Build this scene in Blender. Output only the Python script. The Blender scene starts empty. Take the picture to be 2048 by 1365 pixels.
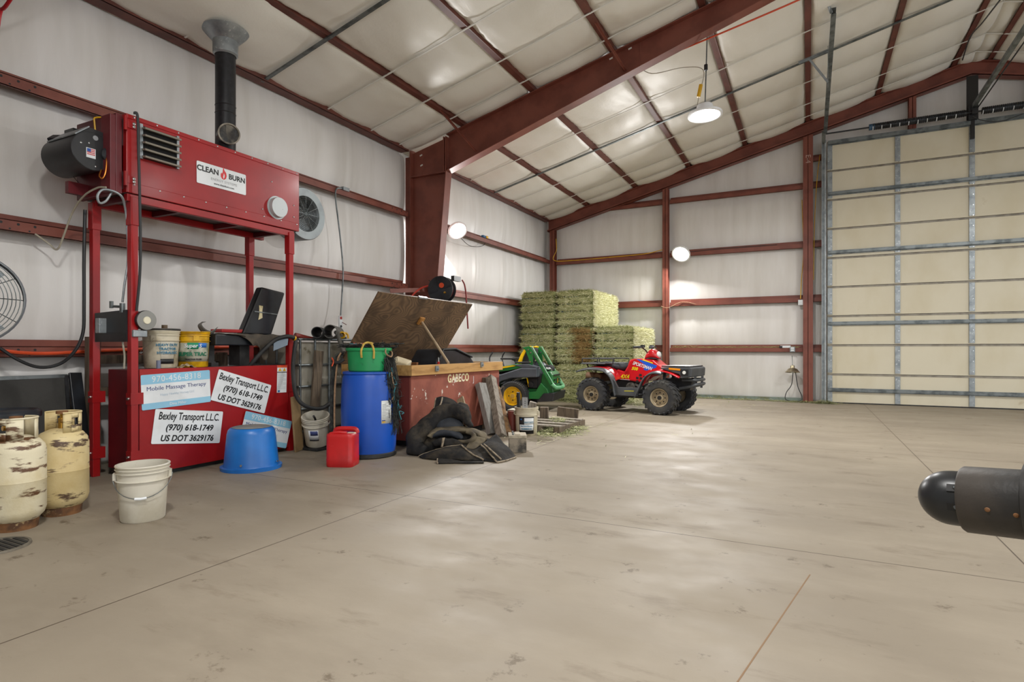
import bpy, math, random
import numpy as np
from mathutils import Vector, Matrix, Euler

random.seed(7)
SC = bpy.context.scene
COL = SC.collection
PI = math.pi
R = math.radians

# ------------------------------------------------------------------ camera
# world: X runs along the back wall, Y along the left wall, Z up; the camera stands over the origin
FPX, CX, HY, CAMH = 1165.0, 1024.0, 698.0, 1.14
TH = math.atan(592 / 1165)
cam_d = bpy.data.cameras.new('camera')
cam_d.sensor_width = 36.0
cam_d.lens = FPX / 2048 * 36
cam_d.shift_y = (HY - 682.5) / 2048
cam_d.clip_start = 0.05
cam = bpy.data.objects.new('camera', cam_d)
cam.location = (0, 0, CAMH)
cam.rotation_euler = (PI / 2, 0, TH)
COL.objects.link(cam)
SC.camera = cam

# ------------------------------------------------------------------ world and exposure
SC.view_settings.view_transform = 'Standard'
SC.view_settings.look = 'None'
SC.view_settings.gamma = 1.0
SC.view_settings.use_curve_mapping = False
SC.view_settings.exposure = 0.12
wd = bpy.data.worlds.new('daylight')
SC.world = wd
wd.use_nodes = True
bg = wd.node_tree.nodes['Background']
bg.inputs[0].default_value = (0.93, 0.965, 1.0, 1)
bg.inputs[1].default_value = 2.2
LAMP_W = 150.0      # power of each high-bay lamp

def at(px, py, X=None, Y=None, Z=None):
    """point of the room seen at a spot of the photograph, given one of its coordinates"""
    d = (px - CX) / FPX
    rx = -math.sin(TH) + d * math.cos(TH)
    ry = math.cos(TH) + d * math.sin(TH)
    rz = (HY - py) / FPX
    t = X / rx if X is not None else (Y / ry if Y is not None else (Z - CAMH) / rz)
    return Vector((t * rx, t * ry, CAMH + t * rz))

# ------------------------------------------------------------------ materials
def lin(h):
    h = h.lstrip('#')
    o = []
    for i in (0, 2, 4):
        v = int(h[i:i + 2], 16) / 255
        o.append(v / 12.92 if v <= .04045 else ((v + .055) / 1.055) ** 2.4)
    return (*o, 1)

MATS = {}
def mat(name, c, rough=.5, metal=0., c2=None, scale=6., lo=.45, hi=.62, c3=None, scale3=14., lo3=.6, hi3=.66,
        bump=0., bscale=60., stretch=(1, 1, 1), stretch3=(1, 1, 1), bstretch=(1, 1, 1), coat=0., emit=0., spec=.5, detail=5.):
    if name in MATS:
        return MATS[name]
    m = bpy.data.materials.new(name)
    m.use_nodes = True
    nt = m.node_tree
    N, L = nt.nodes, nt.links
    b = N['Principled BSDF']
    b.inputs['Roughness'].default_value = rough
    b.inputs['Metallic'].default_value = metal
    b.inputs['Specular IOR Level'].default_value = spec
    b.inputs['Coat Weight'].default_value = coat
    b.inputs['Coat Roughness'].default_value = .15
    b.inputs['Base Color'].default_value = lin(c)
    if emit:
        b.inputs['Emission Color'].default_value = lin(c)
        b.inputs['Emission Strength'].default_value = emit
    tc = N.new('ShaderNodeTexCoord')
    def noise(sc, st, det=detail, rg=.55):
        mp = N.new('ShaderNodeMapping')
        mp.inputs['Scale'].default_value = st
        L.new(tc.outputs['Object'], mp.inputs[0])
        n = N.new('ShaderNodeTexNoise')
        n.inputs['Scale'].default_value = sc
        n.inputs['Detail'].default_value = det
        n.inputs['Roughness'].default_value = rg
        L.new(mp.outputs[0], n.inputs['Vector'])
        return n.outputs['Fac']
    def ramp(f, a, z):
        r = N.new('ShaderNodeMapRange')
        r.inputs['From Min'].default_value = a
        r.inputs['From Max'].default_value = z
        L.new(f, r.inputs['Value'])
        return r.outputs['Result']
    col = None
    def mix(f, a, bcol):
        x = N.new('ShaderNodeMix')
        x.data_type = 'RGBA'
        L.new(f, x.inputs['Factor'])
        if isinstance(a, tuple):
            x.inputs['A'].default_value = a
        else:
            L.new(a, x.inputs['A'])
        x.inputs['B'].default_value = bcol
        return x.outputs['Result']
    if c2:
        col = mix(ramp(noise(scale, stretch), lo, hi), lin(c), lin(c2))
    if c3:
        col = mix(ramp(noise(scale3, stretch3, 7, .65), lo3, hi3), col or lin(c), lin(c3))
    if col:
        L.new(col, b.inputs['Base Color'])
    if bump:
        bp = N.new('ShaderNodeBump')
        bp.inputs['Strength'].default_value = bump
        bp.inputs['Distance'].default_value = .02
        L.new(noise(bscale, bstretch, 4), bp.inputs['Height'])
        L.new(bp.outputs[0], b.inputs['Normal'])
    MATS[name] = m
    return m

# ------------------------------------------------------------------ mesh helpers
WM = {}          # world matrix of every thing and part, so that children can be modelled in room coordinates
def setprops(o, label=None, cat=None, group=None, kind=None):
    if label: o['label'] = label
    if cat: o['category'] = cat
    if group: o['group'] = group
    if kind: o['kind'] = kind
    return o

def thing(name, label, cat, loc=(0, 0, 0), rz=0., group=None, kind=None):
    o = bpy.data.objects.new(name, None)
    o.empty_display_size = .1
    COL.objects.link(o)
    o.location = loc
    o.rotation_euler = (0, 0, rz)
    WM[o.name] = Matrix.Translation(loc) @ Matrix.Rotation(rz, 4, 'Z')
    return setprops(o, label, cat, group, kind)

def frame(o, u, v):
    """matrix with x along u, z along v"""
    z = Vector(v).normalized(); x = Vector(u); x = (x - z * x.dot(z)).normalized(); y = z.cross(x)
    return Matrix(((x.x, y.x, z.x, o[0]), (x.y, y.y, z.y, o[1]), (x.z, y.z, z.z, o[2]), (0, 0, 0, 1)))

def perp(d):
    d = Vector(d).normalized()
    a = Vector((0, 0, 1)) if abs(d.z) < .9 else Vector((1, 0, 0))
    u = d.cross(a).normalized()
    return u, d.cross(u).normalized()

def smooth_pts(pts, k=6):
    P = [Vector(p) for p in pts]
    if len(P) < 3: return P
    out = []
    Q = [2 * P[0] - P[1]] + P + [2 * P[-1] - P[-2]]
    for i in range(1, len(Q) - 2):
        a, b, c, d = Q[i - 1:i + 3]
        for j in range(k):
            t = j / k
            out.append(.5 * ((2 * b) + (c - a) * t + (2 * a - 5 * b + 4 * c - d) * t * t + (3 * b - a - 3 * c + d) * t ** 3))
    out.append(P[-1])
    return out

class MB:
    """collects shapes and links them as one mesh object"""
    def __init__(s, M=None):
        s.v, s.f, s.mi, s.sm, s.m = [], [], [], [], 0
        s.M = M or Matrix()
    def mt(s, i):
        s.m = i; return s
    def add(s, vs, fs, smooth=False):
        b = len(s.v)
        s.v += [s.M @ Vector(p) for p in vs]
        for f in fs:
            s.f.append(tuple(i + b for i in f)); s.mi.append(s.m); s.sm.append(smooth)
        return s
    def box(s, x0, x1, y0, y1, z0, z1):
        return s.add([(x, y, z) for x in (x0, x1) for y in (y0, y1) for z in (z0, z1)],
                     [(0, 1, 3, 2), (4, 6, 7, 5), (0, 4, 5, 1), (2, 3, 7, 6), (0, 2, 6, 4), (1, 5, 7, 3)])
    def hexa(s, p):
        """8 corners: bottom ring of 4 then top ring of 4"""
        return s.add(p, [(3, 2, 1, 0), (4, 5, 6, 7), (0, 1, 5, 4), (1, 2, 6, 5), (2, 3, 7, 6), (3, 0, 4, 7)])
    def obox(s, c, size, rot=(0, 0, 0)):
        m = Matrix.Translation(c) @ Euler(rot).to_matrix().to_4x4()
        o = s.M; s.M = o @ m
        a, b, d = [q / 2 for q in size]
        s.box(-a, a, -b, b, -d, d); s.M = o
        return s
    def bar(s, p0, p1, w, h=None, up=(0, 0, 1)):
        p0, p1 = Vector(p0), Vector(p1)
        h = h or w
        d = (p1 - p0).normalized()
        u = Vector(up)
        if abs(d.dot(u.normalized())) > .99: u = Vector((1, 0, 0))
        x = d.cross(u).normalized(); y = x.cross(d).normalized()
        r = [x * (-w / 2) + y * (-h / 2), x * (w / 2) + y * (-h / 2), x * (w / 2) + y * (h / 2), x * (-w / 2) + y * (h / 2)]
        return s.hexa([p0 + q for q in r] + [p1 + q for q in r])
    def tube(s, pts, r, n=8, closed=False, caps=True, flat=1.):
        P = [Vector(p) for p in pts]
        rs = r if isinstance(r, (list, tuple)) else [r] * len(P)
        vs, fs = [], []
        u = None
        for i, p in enumerate(P):
            if closed: d = P[(i + 1) % len(P)] - P[i - 1]
            else: d = P[min(i + 1, len(P) - 1)] - P[max(i - 1, 0)]
            d.normalize()
            if u is None: u, w = perp(d)
            else:
                u = (u - d * u.dot(d))
                u = u.normalized() if u.length > 1e-6 else perp(d)[0]
                w = d.cross(u)
            for k in range(n):
                a = 2 * PI * k / n
                vs.append(p + (u * math.cos(a) + w * math.sin(a) * flat) * rs[i])
        m = len(P)
        for i in range(m if closed else m - 1):
            for k in range(n):
                j = (i + 1) % m
                fs.append((i * n + k, i * n + (k + 1) % n, j * n + (k + 1) % n, j * n + k))
        if caps and not closed:
            fs += [tuple(range(n))[::-1], tuple((m - 1) * n + k for k in range(n))]
        return s.add(vs, fs, True)
    def cyl(s, p0, p1, r0, r1=None, n=24, caps=True):
        p0, p1 = Vector(p0), Vector(p1)
        r1 = r0 if r1 is None else r1
        u, w = perp(p1 - p0)
        vs = [p + (u * math.cos(2 * PI * k / n) + w * math.sin(2 * PI * k / n)) * r for p, r in ((p0, r0), (p1, r1)) for k in range(n)]
        s.add(vs, [(k, (k + 1) % n, n + (k + 1) % n, n + k) for k in range(n)], True)
        if caps:
            s.add(vs[:n], [tuple(range(n))[::-1]]); s.add(vs[n:], [tuple(range(n))])
        return s
    def lathe(s, prof, o=(0, 0, 0), axis=(0, 0, 1), n=32, sx=1., a0=0., a1=2 * PI):
        """profile of (radius, height) turned about an axis; sx squeezes one direction"""
        ax = Vector(axis).normalized(); o = Vector(o)
        if abs(ax.z) > .999: u, w = Vector((1, 0, 0)), Vector((0, 1, 0))
        else: u, w = perp(ax)
        full = abs(a1 - a0 - 2 * PI) < 1e-6
        m = n if full else n + 1
        vs = [o + ax * h + (u * math.cos(a0 + (a1 - a0) * k / n) * sx + w * math.sin(a0 + (a1 - a0) * k / n)) * r for r, h in prof for k in range(m)]
        fs = []
        for i in range(len(prof) - 1):
            for k in range(n):
                k2 = (k + 1) % m if full else k + 1
                fs.append((i * m + k, i * m + k2, (i + 1) * m + k2, (i + 1) * m + k))
        return s.add(vs, fs, True)
    def prism(s, poly, a, b, ax='y'):
        """polygon in the plane across an axis, pushed along it from a to b"""
        f = {'y': lambda p, t: (p[0], t, p[1]), 'x': lambda p, t: (t, p[0], p[1]), 'z': lambda p, t: (p[0], p[1], t)}[ax]
        n = len(poly)
        vs = [f(p, a) for p in poly] + [f(p, b) for p in poly]
        return s.add(vs, [tuple(range(n))[::-1], tuple(range(n, 2 * n))] + [(k, (k + 1) % n, n + (k + 1) % n, n + k) for k in range(n)])
    def sheet(s, fn, nu, nv, smooth=True):
        vs = [fn(i / nu, j / nv) for i in range(nu + 1) for j in range(nv + 1)]
        w = nv + 1
        return s.add(vs, [(i * w + j, (i + 1) * w + j, (i + 1) * w + j + 1, i * w + j + 1) for i in range(nu) for j in range(nv)], smooth)
    def ball(s, c, r, n=20, m=12):
        r = r if isinstance(r, (tuple, list)) else (r, r, r)
        c = Vector(c)
        def fn(i, j):
            a, b = 2 * PI * i, PI * (j - .5)
            return c + Vector((r[0] * math.cos(a) * math.cos(b), r[1] * math.sin(a) * math.cos(b), r[2] * math.sin(b)))
        return s.sheet(fn, n, m)
    def build(s, name, mats, parent=None, label=None, cat=None, group=None, kind=None, bevel=0., seg=2, sub=0, solid=0., loc=None, local=False, offset=0.):
        inv = None
        if parent is not None and not local: inv = WM[parent.name].inverted()
        elif parent is None and loc is not None and not local: inv = Matrix.Translation(loc).inverted()
        vs = [inv @ v for v in s.v] if inv is not None else s.v
        me = bpy.data.meshes.new(name)
        me.from_pydata([tuple(v) for v in vs], [], s.f)
        for m in (mats if isinstance(mats, (list, tuple)) else [mats]): me.materials.append(m)
        me.polygons.foreach_set('material_index', s.mi)
        me.polygons.foreach_set('use_smooth', s.sm)
        me.update()
        if any(s.sm) and not sub: me.set_sharp_from_angle(angle=R(36))
        o = bpy.data.objects.new(name, me)
        COL.objects.link(o)
        if parent is not None:
            o.parent = parent; WM[o.name] = WM[parent.name]
        else:
            if loc is not None: o.location = loc
            WM[o.name] = Matrix.Translation(loc) if loc is not None else Matrix()
        if solid:
            d = o.modifiers.new('thickness', 'SOLIDIFY'); d.thickness = solid; d.offset = offset
        if bevel:
            d = o.modifiers.new('bevel', 'BEVEL'); d.width = bevel; d.segments = seg; d.limit_method = 'ANGLE'; d.angle_limit = R(38)
            d.harden_normals = False
        if sub:
            d = o.modifiers.new('smooth', 'SUBSURF'); d.levels = sub; d.render_levels = sub
        return setprops(o, label, cat, group, kind)

def copy_tree(o, loc=None, rz=None, parent=None, label=None):
    c = o.copy(); COL.objects.link(c)
    if parent is not None: c.parent = parent
    if loc is not None: c.location = loc
    if rz is not None: c.rotation_euler = (0, 0, rz)
    if label: c['label'] = label
    for ch in list(o.children): copy_tree(ch, parent=c)
    return c

def text(s, size, M, m, parent, name='lettering', align='CENTER', bold=0., shear=0., sx=1., ext=.0006, space=1., lead=1.):
    """letters as a mesh; M places the text's own x (right), y (up), z (towards the reader)"""
    cu = bpy.data.curves.new('letters', 'FONT')
    cu.body = s; cu.size = size; cu.align_x = align; cu.align_y = 'CENTER'
    cu.offset = bold; cu.shear = shear; cu.extrude = ext; cu.space_character = space; cu.space_line = lead
    cu.resolution_u = 3
    t = bpy.data.objects.new('letters', cu)
    me = bpy.data.meshes.new_from_object(t)
    bpy.data.objects.remove(t); bpy.data.curves.remove(cu)
    me.name = name
    inv = WM[parent.name].inverted() if parent is not None else Matrix()
    me.transform(inv @ M @ Matrix.Diagonal((sx, 1, 1, 1)))
    me.materials.clear(); me.materials.append(m)
    o = bpy.data.objects.new(name, me); COL.objects.link(o)
    if parent is not None: o.parent = parent; WM[o.name] = WM[parent.name]
    return o

def hose(name, pts, r, m, label, cat, k=6, n=8, group=None, flat=1., parent=None):
    mb = MB().tube(smooth_pts(pts, k), r, n)
    if parent is not None: return mb.build(name, m, parent, label=label)
    return mb.build(name, m, label=label, cat=cat, group=group, loc=pts[0])

# ------------------------------------------------------------------ palette
M_iron = mat('red_oxide_steel', '#7c4335', .5, c2='#6d382c', scale=3, bump=.03, bscale=90)
M_iron_dark = mat('red_oxide_purlin', '#6a382d', .52, c2='#5a2f26', scale=3)
M_galv = mat('galvanised_steel', '#a3a9ac', .42, .6, c2='#7f878b', scale=9, lo=.35, hi=.7, c3='#c3c8ca', scale3=25)
M_galv_dark = mat('dull_zinc', '#7d8384', .45, .8, c2='#5b6162', scale=7)
M_red = mat('red_enamel', '#9c1518', .36, c2='#861115', scale=1.3, c3='#a3302e', scale3=3, lo3=.6, hi3=.9, coat=.08, spec=.4)
M_maroon_shade = mat('maroon_shade_enamel', '#5f121a', .45, c2='#4a0d14', scale=2)  # red enamel darkened for shade on the end faces; maroon on small parts
M_black = mat('black_paint', '#17181a', .38, c2='#222326', scale=4, bump=.02)
M_rubber = mat('black_rubber', '#1b1c1d', .65, c2='#2b2b2a', scale=7, bump=.1, bscale=80)
M_plastic_black = mat('black_plastic', '#16181c', .33, c2='#262a30', scale=3, bump=.03, bscale=40)
M_white = mat('white_sign', '#dfe3e6', .35, c2='#d3d7d9', scale=3)
M_ink = mat('black_ink', '#141518', .5)
M_steel = mat('bright_steel', '#c6c8c8', .25, 1.0)
M_brass = mat('brass', '#b58a3c', .3, .9)
M_copper = mat('copper_tube', '#b87333', .3, .9)
M_wood = mat('pale_pine', '#b98f55', .6, c2='#9d7440', scale=2.5, stretch=(8, 1, 8), bump=.06)
M_grey_wood = mat('weathered_wood', '#8c8478', .8, c2='#6b6257', scale=3, stretch=(9, 9, 1), bump=.25, bscale=18, bstretch=(9, 9, 1))
M_grey_wood2 = mat('dark_weathered_wood', '#6a5c4c', .8, c2='#4c4136', scale=3, stretch=(9, 9, 1), bump=.25, bscale=18, bstretch=(9, 9, 1))
M_lamp = mat('lit_lens', '#ffffff', .3, emit=9.0)
M_lampshell = mat('lamp_housing', '#e4e6e8', .35)
M_yellow = mat('yellow_plastic', '#d9a80f', .4, c2='#c08f08', scale=5)
M_orange = mat('orange_hose', '#cf4a22', .45)
M_clear = mat('clear_tubing', '#a59f8e', .2)
M_cable = mat('black_cable', '#26282a', .5)
# ================================================================== the hall
XL, XR, YB, YF = -6.2, 11.8, 14.25, -4.0        # liner of left and right wall, back wall, open front
RIDGE = 2.8
def zr(x):                                         # underside of the roof purlins
    return 6.70 - .25 * abs(x - RIDGE)

# --- floor with sawn joints
def floor_mat():
    m = bpy.data.materials.new('concrete_slab'); m.use_nodes = True
    nt = m.node_tree; N, L = nt.nodes, nt.links
    b = N['Principled BSDF']
    tc = N.new('ShaderNodeTexCoord')
    def noise(sc, st=(1, 1, 1), det=6, rg=.55):
        mp = N.new('ShaderNodeMapping'); mp.inputs['Scale'].default_value = st
        L.new(tc.outputs['Object'], mp.inputs[0])
        n = N.new('ShaderNodeTexNoise'); n.inputs['Scale'].default_value = sc; n.inputs['Detail'].default_value = det
        n.inputs['Roughness'].default_value = rg
        L.new(mp.outputs[0], n.inputs['Vector']); return n.outputs['Fac']
    def rng(f, a, z, o0=0., o1=1.):
        r = N.new('ShaderNodeMapRange'); r.inputs['From Min'].default_value = a; r.inputs['From Max'].default_value = z
        r.inputs['To Min'].default_value = o0; r.inputs['To Max'].default_value = o1
        L.new(f, r.inputs['Value']); return r.outputs['Result']
    def mix(f, a, c):
        x = N.new('ShaderNodeMix'); x.data_type = 'RGBA'; L.new(f, x.inputs['Factor'])
        if isinstance(a, tuple): x.inputs['A'].default_value = a
        else: L.new(a, x.inputs['A'])
        x.inputs['B'].default_value = c; return x.outputs['Result']
    col = mix(rng(noise(.55, (1, 1, 1)), .38, .66), lin('#8c8272'), lin('#7f7566'))
    col = mix(rng(noise(1.3, (.6, 1.5, 1), 7, .62), .48, .8), col, lin('#948a7a'))
    col = mix(rng(noise(2.2, (.5, 1.6, 1), 8, .7), .56, .74), col, lin('#6e6252'))
    col = mix(rng(noise(4.5, (1, 1, 1), 6, .72), .615, .68), col, lin('#675c4d'))
    sep = N.new('ShaderNodeSeparateXYZ'); L.new(tc.outputs['Object'], sep.inputs[0])
    def mth(op, a, c):
        n = N.new('ShaderNodeMath'); n.operation = op
        for i, q in enumerate((a, c)):
            if isinstance(q, (int, float)): n.inputs[i].default_value = q
            else: L.new(q, n.inputs[i])
        return n.outputs[0]
    line = None
    for axis, vals in (('X', (-2.78, 1.02, 4.83, 8.6)), ('Y', (-.1, 3.66, 7.5, 11.3))):
        for v in vals:
            d = mth('ABSOLUTE', mth('SUBTRACT', sep.outputs[axis], v), 0)
            q = mth('LESS_THAN', d, .0042)
            line = q if line is None else mth('MAXIMUM', line, q)
    col = mix(line, col, lin('#51463a'))
    L.new(col, b.inputs['Base Color'])
    L.new(rng(noise(1.7, (1, 1.5, 1)), .35, .7, .5, .72), b.inputs['Roughness'])
    b.inputs['Specular IOR Level'].default_value = .35
    bp = N.new('ShaderNodeBump'); bp.inputs['Strength'].default_value = .06; bp.inputs['Distance'].default_value = .01
    L.new(noise(30, (1, 1, 1), 5, .7), bp.inputs['Height']); L.new(bp.outputs[0], b.inputs['Normal'])
    return m
MB().box(-6.5, XR + .3, YF, YB + 1.2, -.15, 0).build('floor', floor_mat(), label='pale beige concrete slab floor with thin sawn joints', kind='structure')

c0, c1 = at(1620, 1150, Z=0), at(1473, 1368, Z=0)
MB().bar((c0.x, c0.y, .0), (c1.x, c1.y, .0), .006, .0014).build('floor_crack', mat('floor_crack', '#7d6247', .8), kind='structure')

# --- vinyl faced insulation
def vinyl(name, c, c2, stretch, rough=.42, bump=.25):
    m = bpy.data.materials.new(name); m.use_nodes = True
    nt = m.node_tree; N, L = nt.nodes, nt.links
    b = N['Principled BSDF']; b.inputs['Roughness'].default_value = rough
    tc = N.new('ShaderNodeTexCoord')
    def noise(sc, st, det=5, rg=.55):
        mp = N.new('ShaderNodeMapping'); mp.inputs['Scale'].default_value = st
        L.new(tc.outputs['Object'], mp.inputs[0])
        n = N.new('ShaderNodeTexNoise'); n.inputs['Scale'].default_value = sc; n.inputs['Detail'].default_value = det
        n.inputs['Roughness'].default_value = rg
        L.new(mp.outputs[0], n.inputs['Vector']); return n.outputs['Fac']
    x = N.new('ShaderNodeMix'); x.data_type = 'RGBA'
    x.inputs['A'].default_value = lin(c); x.inputs['B'].default_value = lin(c2)
    r = N.new('ShaderNodeMapRange'); r.inputs['From Min'].default_value = .42; r.inputs['From Max'].default_value = .7
    L.new(noise(1.6, stretch, 6), r.inputs['Value']); L.new(r.outputs[0], x.inputs['Factor'])
    L.new(x.outputs['Result'], b.inputs['Base Color'])
    b1 = N.new('ShaderNodeBump'); b1.inputs['Strength'].default_value = bump; b1.inputs['Distance'].default_value = .03
    L.new(noise(2.6, stretch, 7, .6), b1.inputs['Height'])
    b2 = N.new('ShaderNodeBump'); b2.inputs['Strength'].default_value = bump * .6; b2.inputs['Distance'].default_value = .006
    L.new(noise(45, (stretch[0], stretch[1], stretch[2]), 3), b2.inputs['Height'])
    L.new(b1.outputs[0], b2.inputs['Normal']); L.new(b2.outputs[0], b.inputs['Normal'])
    return m
V_wall = vinyl('wall_insulation_vinyl', '#dddbd8', '#d1cec9', (2.2, 2.2, .3), .4, .11)
V_roof = vinyl('roof_insulation_vinyl', '#e6e3da', '#dedacf', (1.2, .6, 1), .45, .25)

GZ = (1.16, 2.23, 3.45)                # levels of the wall girts
def bulge(z):
    lv = (0.0,) + GZ + (4.5,)
    for a, b in zip(lv, lv[1:]):
        if a <= z <= b: return math.sin(PI * (z - a) / (b - a)) ** .6
    return 0.
def fold(s):
    return .018 * math.exp(-((s % 1.22 - .6) / .035) ** 2) + .012 * math.exp(-((s % 1.22 - .72) / .03) ** 2) + .006 * math.sin(s * 5.3) * math.sin(s * 2.1)
def puff(s, z, posts):
    d = min(abs(s - p) for p in posts)
    return (.075 * bulge(z) + fold(s)) * min(1, .25 + d / .35)
LP = (2.1, 8.1, 14.1, -3.9)
mb = MB().sheet(lambda u, v: (XL + puff(YF + (YB - YF) * u, 4.62 * v, LP), YF + (YB - YF) * u, 4.62 * v), 365, 90)
mb.build('wall_left', V_wall, label='left wall lined with white vinyl insulation', kind='structure', solid=.04, offset=-1)
BP = (-6.0, -3.02, 0.0, .36, 5.24, 5.8)
def backz(x, v): return (zr(x) + .12) * v
mb = MB().sheet(lambda u, v: (XL + (XR - XL) * u, YB - puff(XL + (XR - XL) * u + 3, backz(XL + (XR - XL) * u, v), [b + 3 for b in BP]) * .8, backz(XL + (XR - XL) * u, v)), 300, 100)
mb.build('wall_back', V_wall, label='back gable wall lined with white vinyl insulation', kind='structure', solid=.04, offset=1)
mb = MB().box(XR, XR + .1, YF, YB, 4.1, 4.6)  # unseen wall; its openings are added so daylight reaches the hall
for a, b in ((YF, -3.4), (1.3, 2.6), (7.5, 8.7), (13.4, YB)): mb.box(XR, XR + .1, a, b, 0, 4.1)
mb.build('wall_right', V_wall, label='unseen right wall with three openings added to let daylight in', kind='structure')
MB().prism([(XL, 0), (.6, 0), (.6, 4.3), (8.4, 4.3), (8.4, 0), (XR, 0), (XR, 4.6), (RIDGE, 6.85), (XL, 4.6)], YF - .1, YF).build('wall_front', V_wall, label='unseen front gable wall with an opening added behind the camera for daylight', kind='structure')  # unseen wall; opening added to light the hall from behind
MB().box(XL + .12, -3.15, YB - .13, YB - .09, 0, .07).box(-2.9, -.1, YB - .13, YB - .09, 0, .07).build('baseboard_back', mat('base_angle', '#7d8a82', .5, .4, c2='#6f7358', scale=9), label='grey green base strip along the foot of the back wall', kind='structure')

# --- roof insulation, sagging between purlins and over the white bands
PX = (-4.98, -3.74, -2.48, -1.25, .0, 1.27, 2.52)
PXR = (3.08, 4.33, 5.6, 6.85, 8.1, 9.35, 10.6)
BANDS = [3.0, 4.0, 6.1, 7.0, 7.7, 8.6, 9.97, 11.87, 12.93, 13.62, -3, -1.8, -.6, .3, 1.1]
RODS = [5.05, 10.95]
ROWS = sorted(BANDS + RODS + [2.1, 8.1, 14.15, -4.0])
def roofz(x, y):
    P = (-6.15,) + PX + PXR + (11.9,)
    dx = min(abs(x - p) for p in P)
    su = 1.
    for a, b in zip(P, P[1:]):
        if a <= x <= b: su = math.sin(PI * (x - a) / (b - a))
    sv = .5
    for a, b in zip(ROWS, ROWS[1:]):
        if a <= y <= b: sv = math.sin(PI * (y - a) / (b - a)); break
    edge = max(0, 1 - dx / .10)
    wr = .008 * math.sin(x * 23 + 3 * math.sin(y * 2.3)) * math.exp(-dx / .25) + .007 * math.sin(y * 31 + x * 4) * math.exp(-dx / .18)
    return zr(x) + .09 * edge ** 1.5 + (.03 - .075 * (max(su, 0) ** .7) * sv - .008 * su) * (1 - edge) + wr - .15 * math.exp(-((x + 5.45) / .42) ** 2 - ((y - 4.13) / .5) ** 2)
mb = MB().sheet(lambda u, v: (-6.2 + 9.0 * u, YF + (YB - YF) * v, roofz(-6.2 + 9.0 * u, YF + (YB - YF) * v)), 220, 230)
mb.sheet(lambda u, v: (2.8 + 9.0 * u, YF + (YB - YF) * v, roofz(2.8 + 9.0 * u, YF + (YB - YF) * v)), 120, 180)
mb.build('ceiling', V_roof, label='sloped ceiling of quilted off-white vinyl roof insulation', kind='structure', solid=.03, offset=1)

# --- purlins (Z sections), bands and bracing rods
for i, x in enumerate(PX + PXR):
    z = zr(x); s = 1 if x < RIDGE else -1
    mb = MB()
    mb.prism([(x - .045, z - .006), (x + .04, z + .004), (x + .04, z + .016), (x - .045, z + .006)], YF, YB - .2)
    mb.prism([(x + .032, z), (x + .042, z), (x + .042, z + .2), (x + .032, z + .2)], YF, YB - .2)
    mb.prism([(x - .045, z - .006), (x - .04, z - .006), (x - .04, z + .02), (x - .045, z + .02)], YF, YB - .2)
    mb.build('roof_purlin', M_iron_dark, kind='structure')
M_band = mat('white_band', '#dcdad4', .5)
def across(y, r, dz, m, name, x0=-6.05, x1=11.6):
    for a, b in ((x0, RIDGE), (RIDGE, x1)):
        mb = MB()
        mb.bar((a, y, zr(a) + dz), (b, y, zr(b) + dz), r * 2.2, r)
        mb.build(name, m, kind='structure')
for y in BANDS[:10]: across(y, .010, -.008, M_band, 'ceiling_band')
for y in RODS: across(y, .020, -.022, M_galv_dark, 'ceiling_brace')

# --- wall girts (Z sections)
def girt_y(z, y0, y1):
    mb = MB()
    mb.box(-6.2, -6.0, y0, y1, z - .006, z)
    mb.box(-6.006, -6.0, y0, y1, z - .095, z)
    mb.box(-6.03, -6.0, y0, y1, z - .095, z - .089)
    mb.box(-6.12, -6.112, y0, y1, z, z + .06)
    mb.mt(1)
    for s_, e in ((1, y0), (-1, y1)):
        for k in range(4):
            mb.cyl((-6.003, e + s_ * (.06 + .12 * k), z - .03), (-5.9985, e + s_ * (.06 + .12 * k), z - .03), .011, n=10)
        for k in range(3): mb.cyl((-6.003, e + s_ * (.1 + .14 * k), z - .075), (-5.9985, e + s_ * (.1 + .14 * k), z - .075), .008, n=8)
    return mb.build('wall_girt', [M_iron, M_ink], kind='structure')
for z in GZ:
    for a, b in ((-3.8, 1.95), (2.22, 7.95), (8.22, 13.98)): girt_y(z, a, b)
def girt_x(z, x0, x1):
    mb = MB()
    mb.box(x0, x1, YB - .2, YB, z - .006, z)
    mb.box(x0, x1, YB - .206, YB - .2, z - .095, z)
    mb.box(x0, x1, YB - .206, YB - .176, z - .095, z - .089)
    mb.box(x0, x1, YB - .1, YB - .092, z, z + .07)
    return mb.build('wall_girt', M_iron, kind='structure')
for z, segs in ((1.16, ((-5.85, -3.1), (-2.93, -.1), (.1, .34))), (2.24, ((-5.85, -3.1), (-2.93, -.1), (.1, .34))),
                (3.41, ((-5.85, -3.1), (-2.93, -.1), (.1, .34))), (4.68, ((-4.5, -3.1), (-2.93, -.1), (.1, .34))), (5.25, ((.1, .34),))):
    for a, b in segs: girt_x(z, a, b)
# bolt holes where girts lap beside the frames
mb = MB()
def eave(y0, y1):
    mb = MB().box(-6.15, -5.98, y0, y1, 4.46, 4.475).box(-6.0, -5.985, y0, y1, 4.46, 4.53)
    mb.build('eave_strut', M_iron_dark, kind='structure')
for a, b in ((-3.8, 1.95), (2.22, 7.95), (8.22, 14.0)): eave(a, b)

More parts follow.
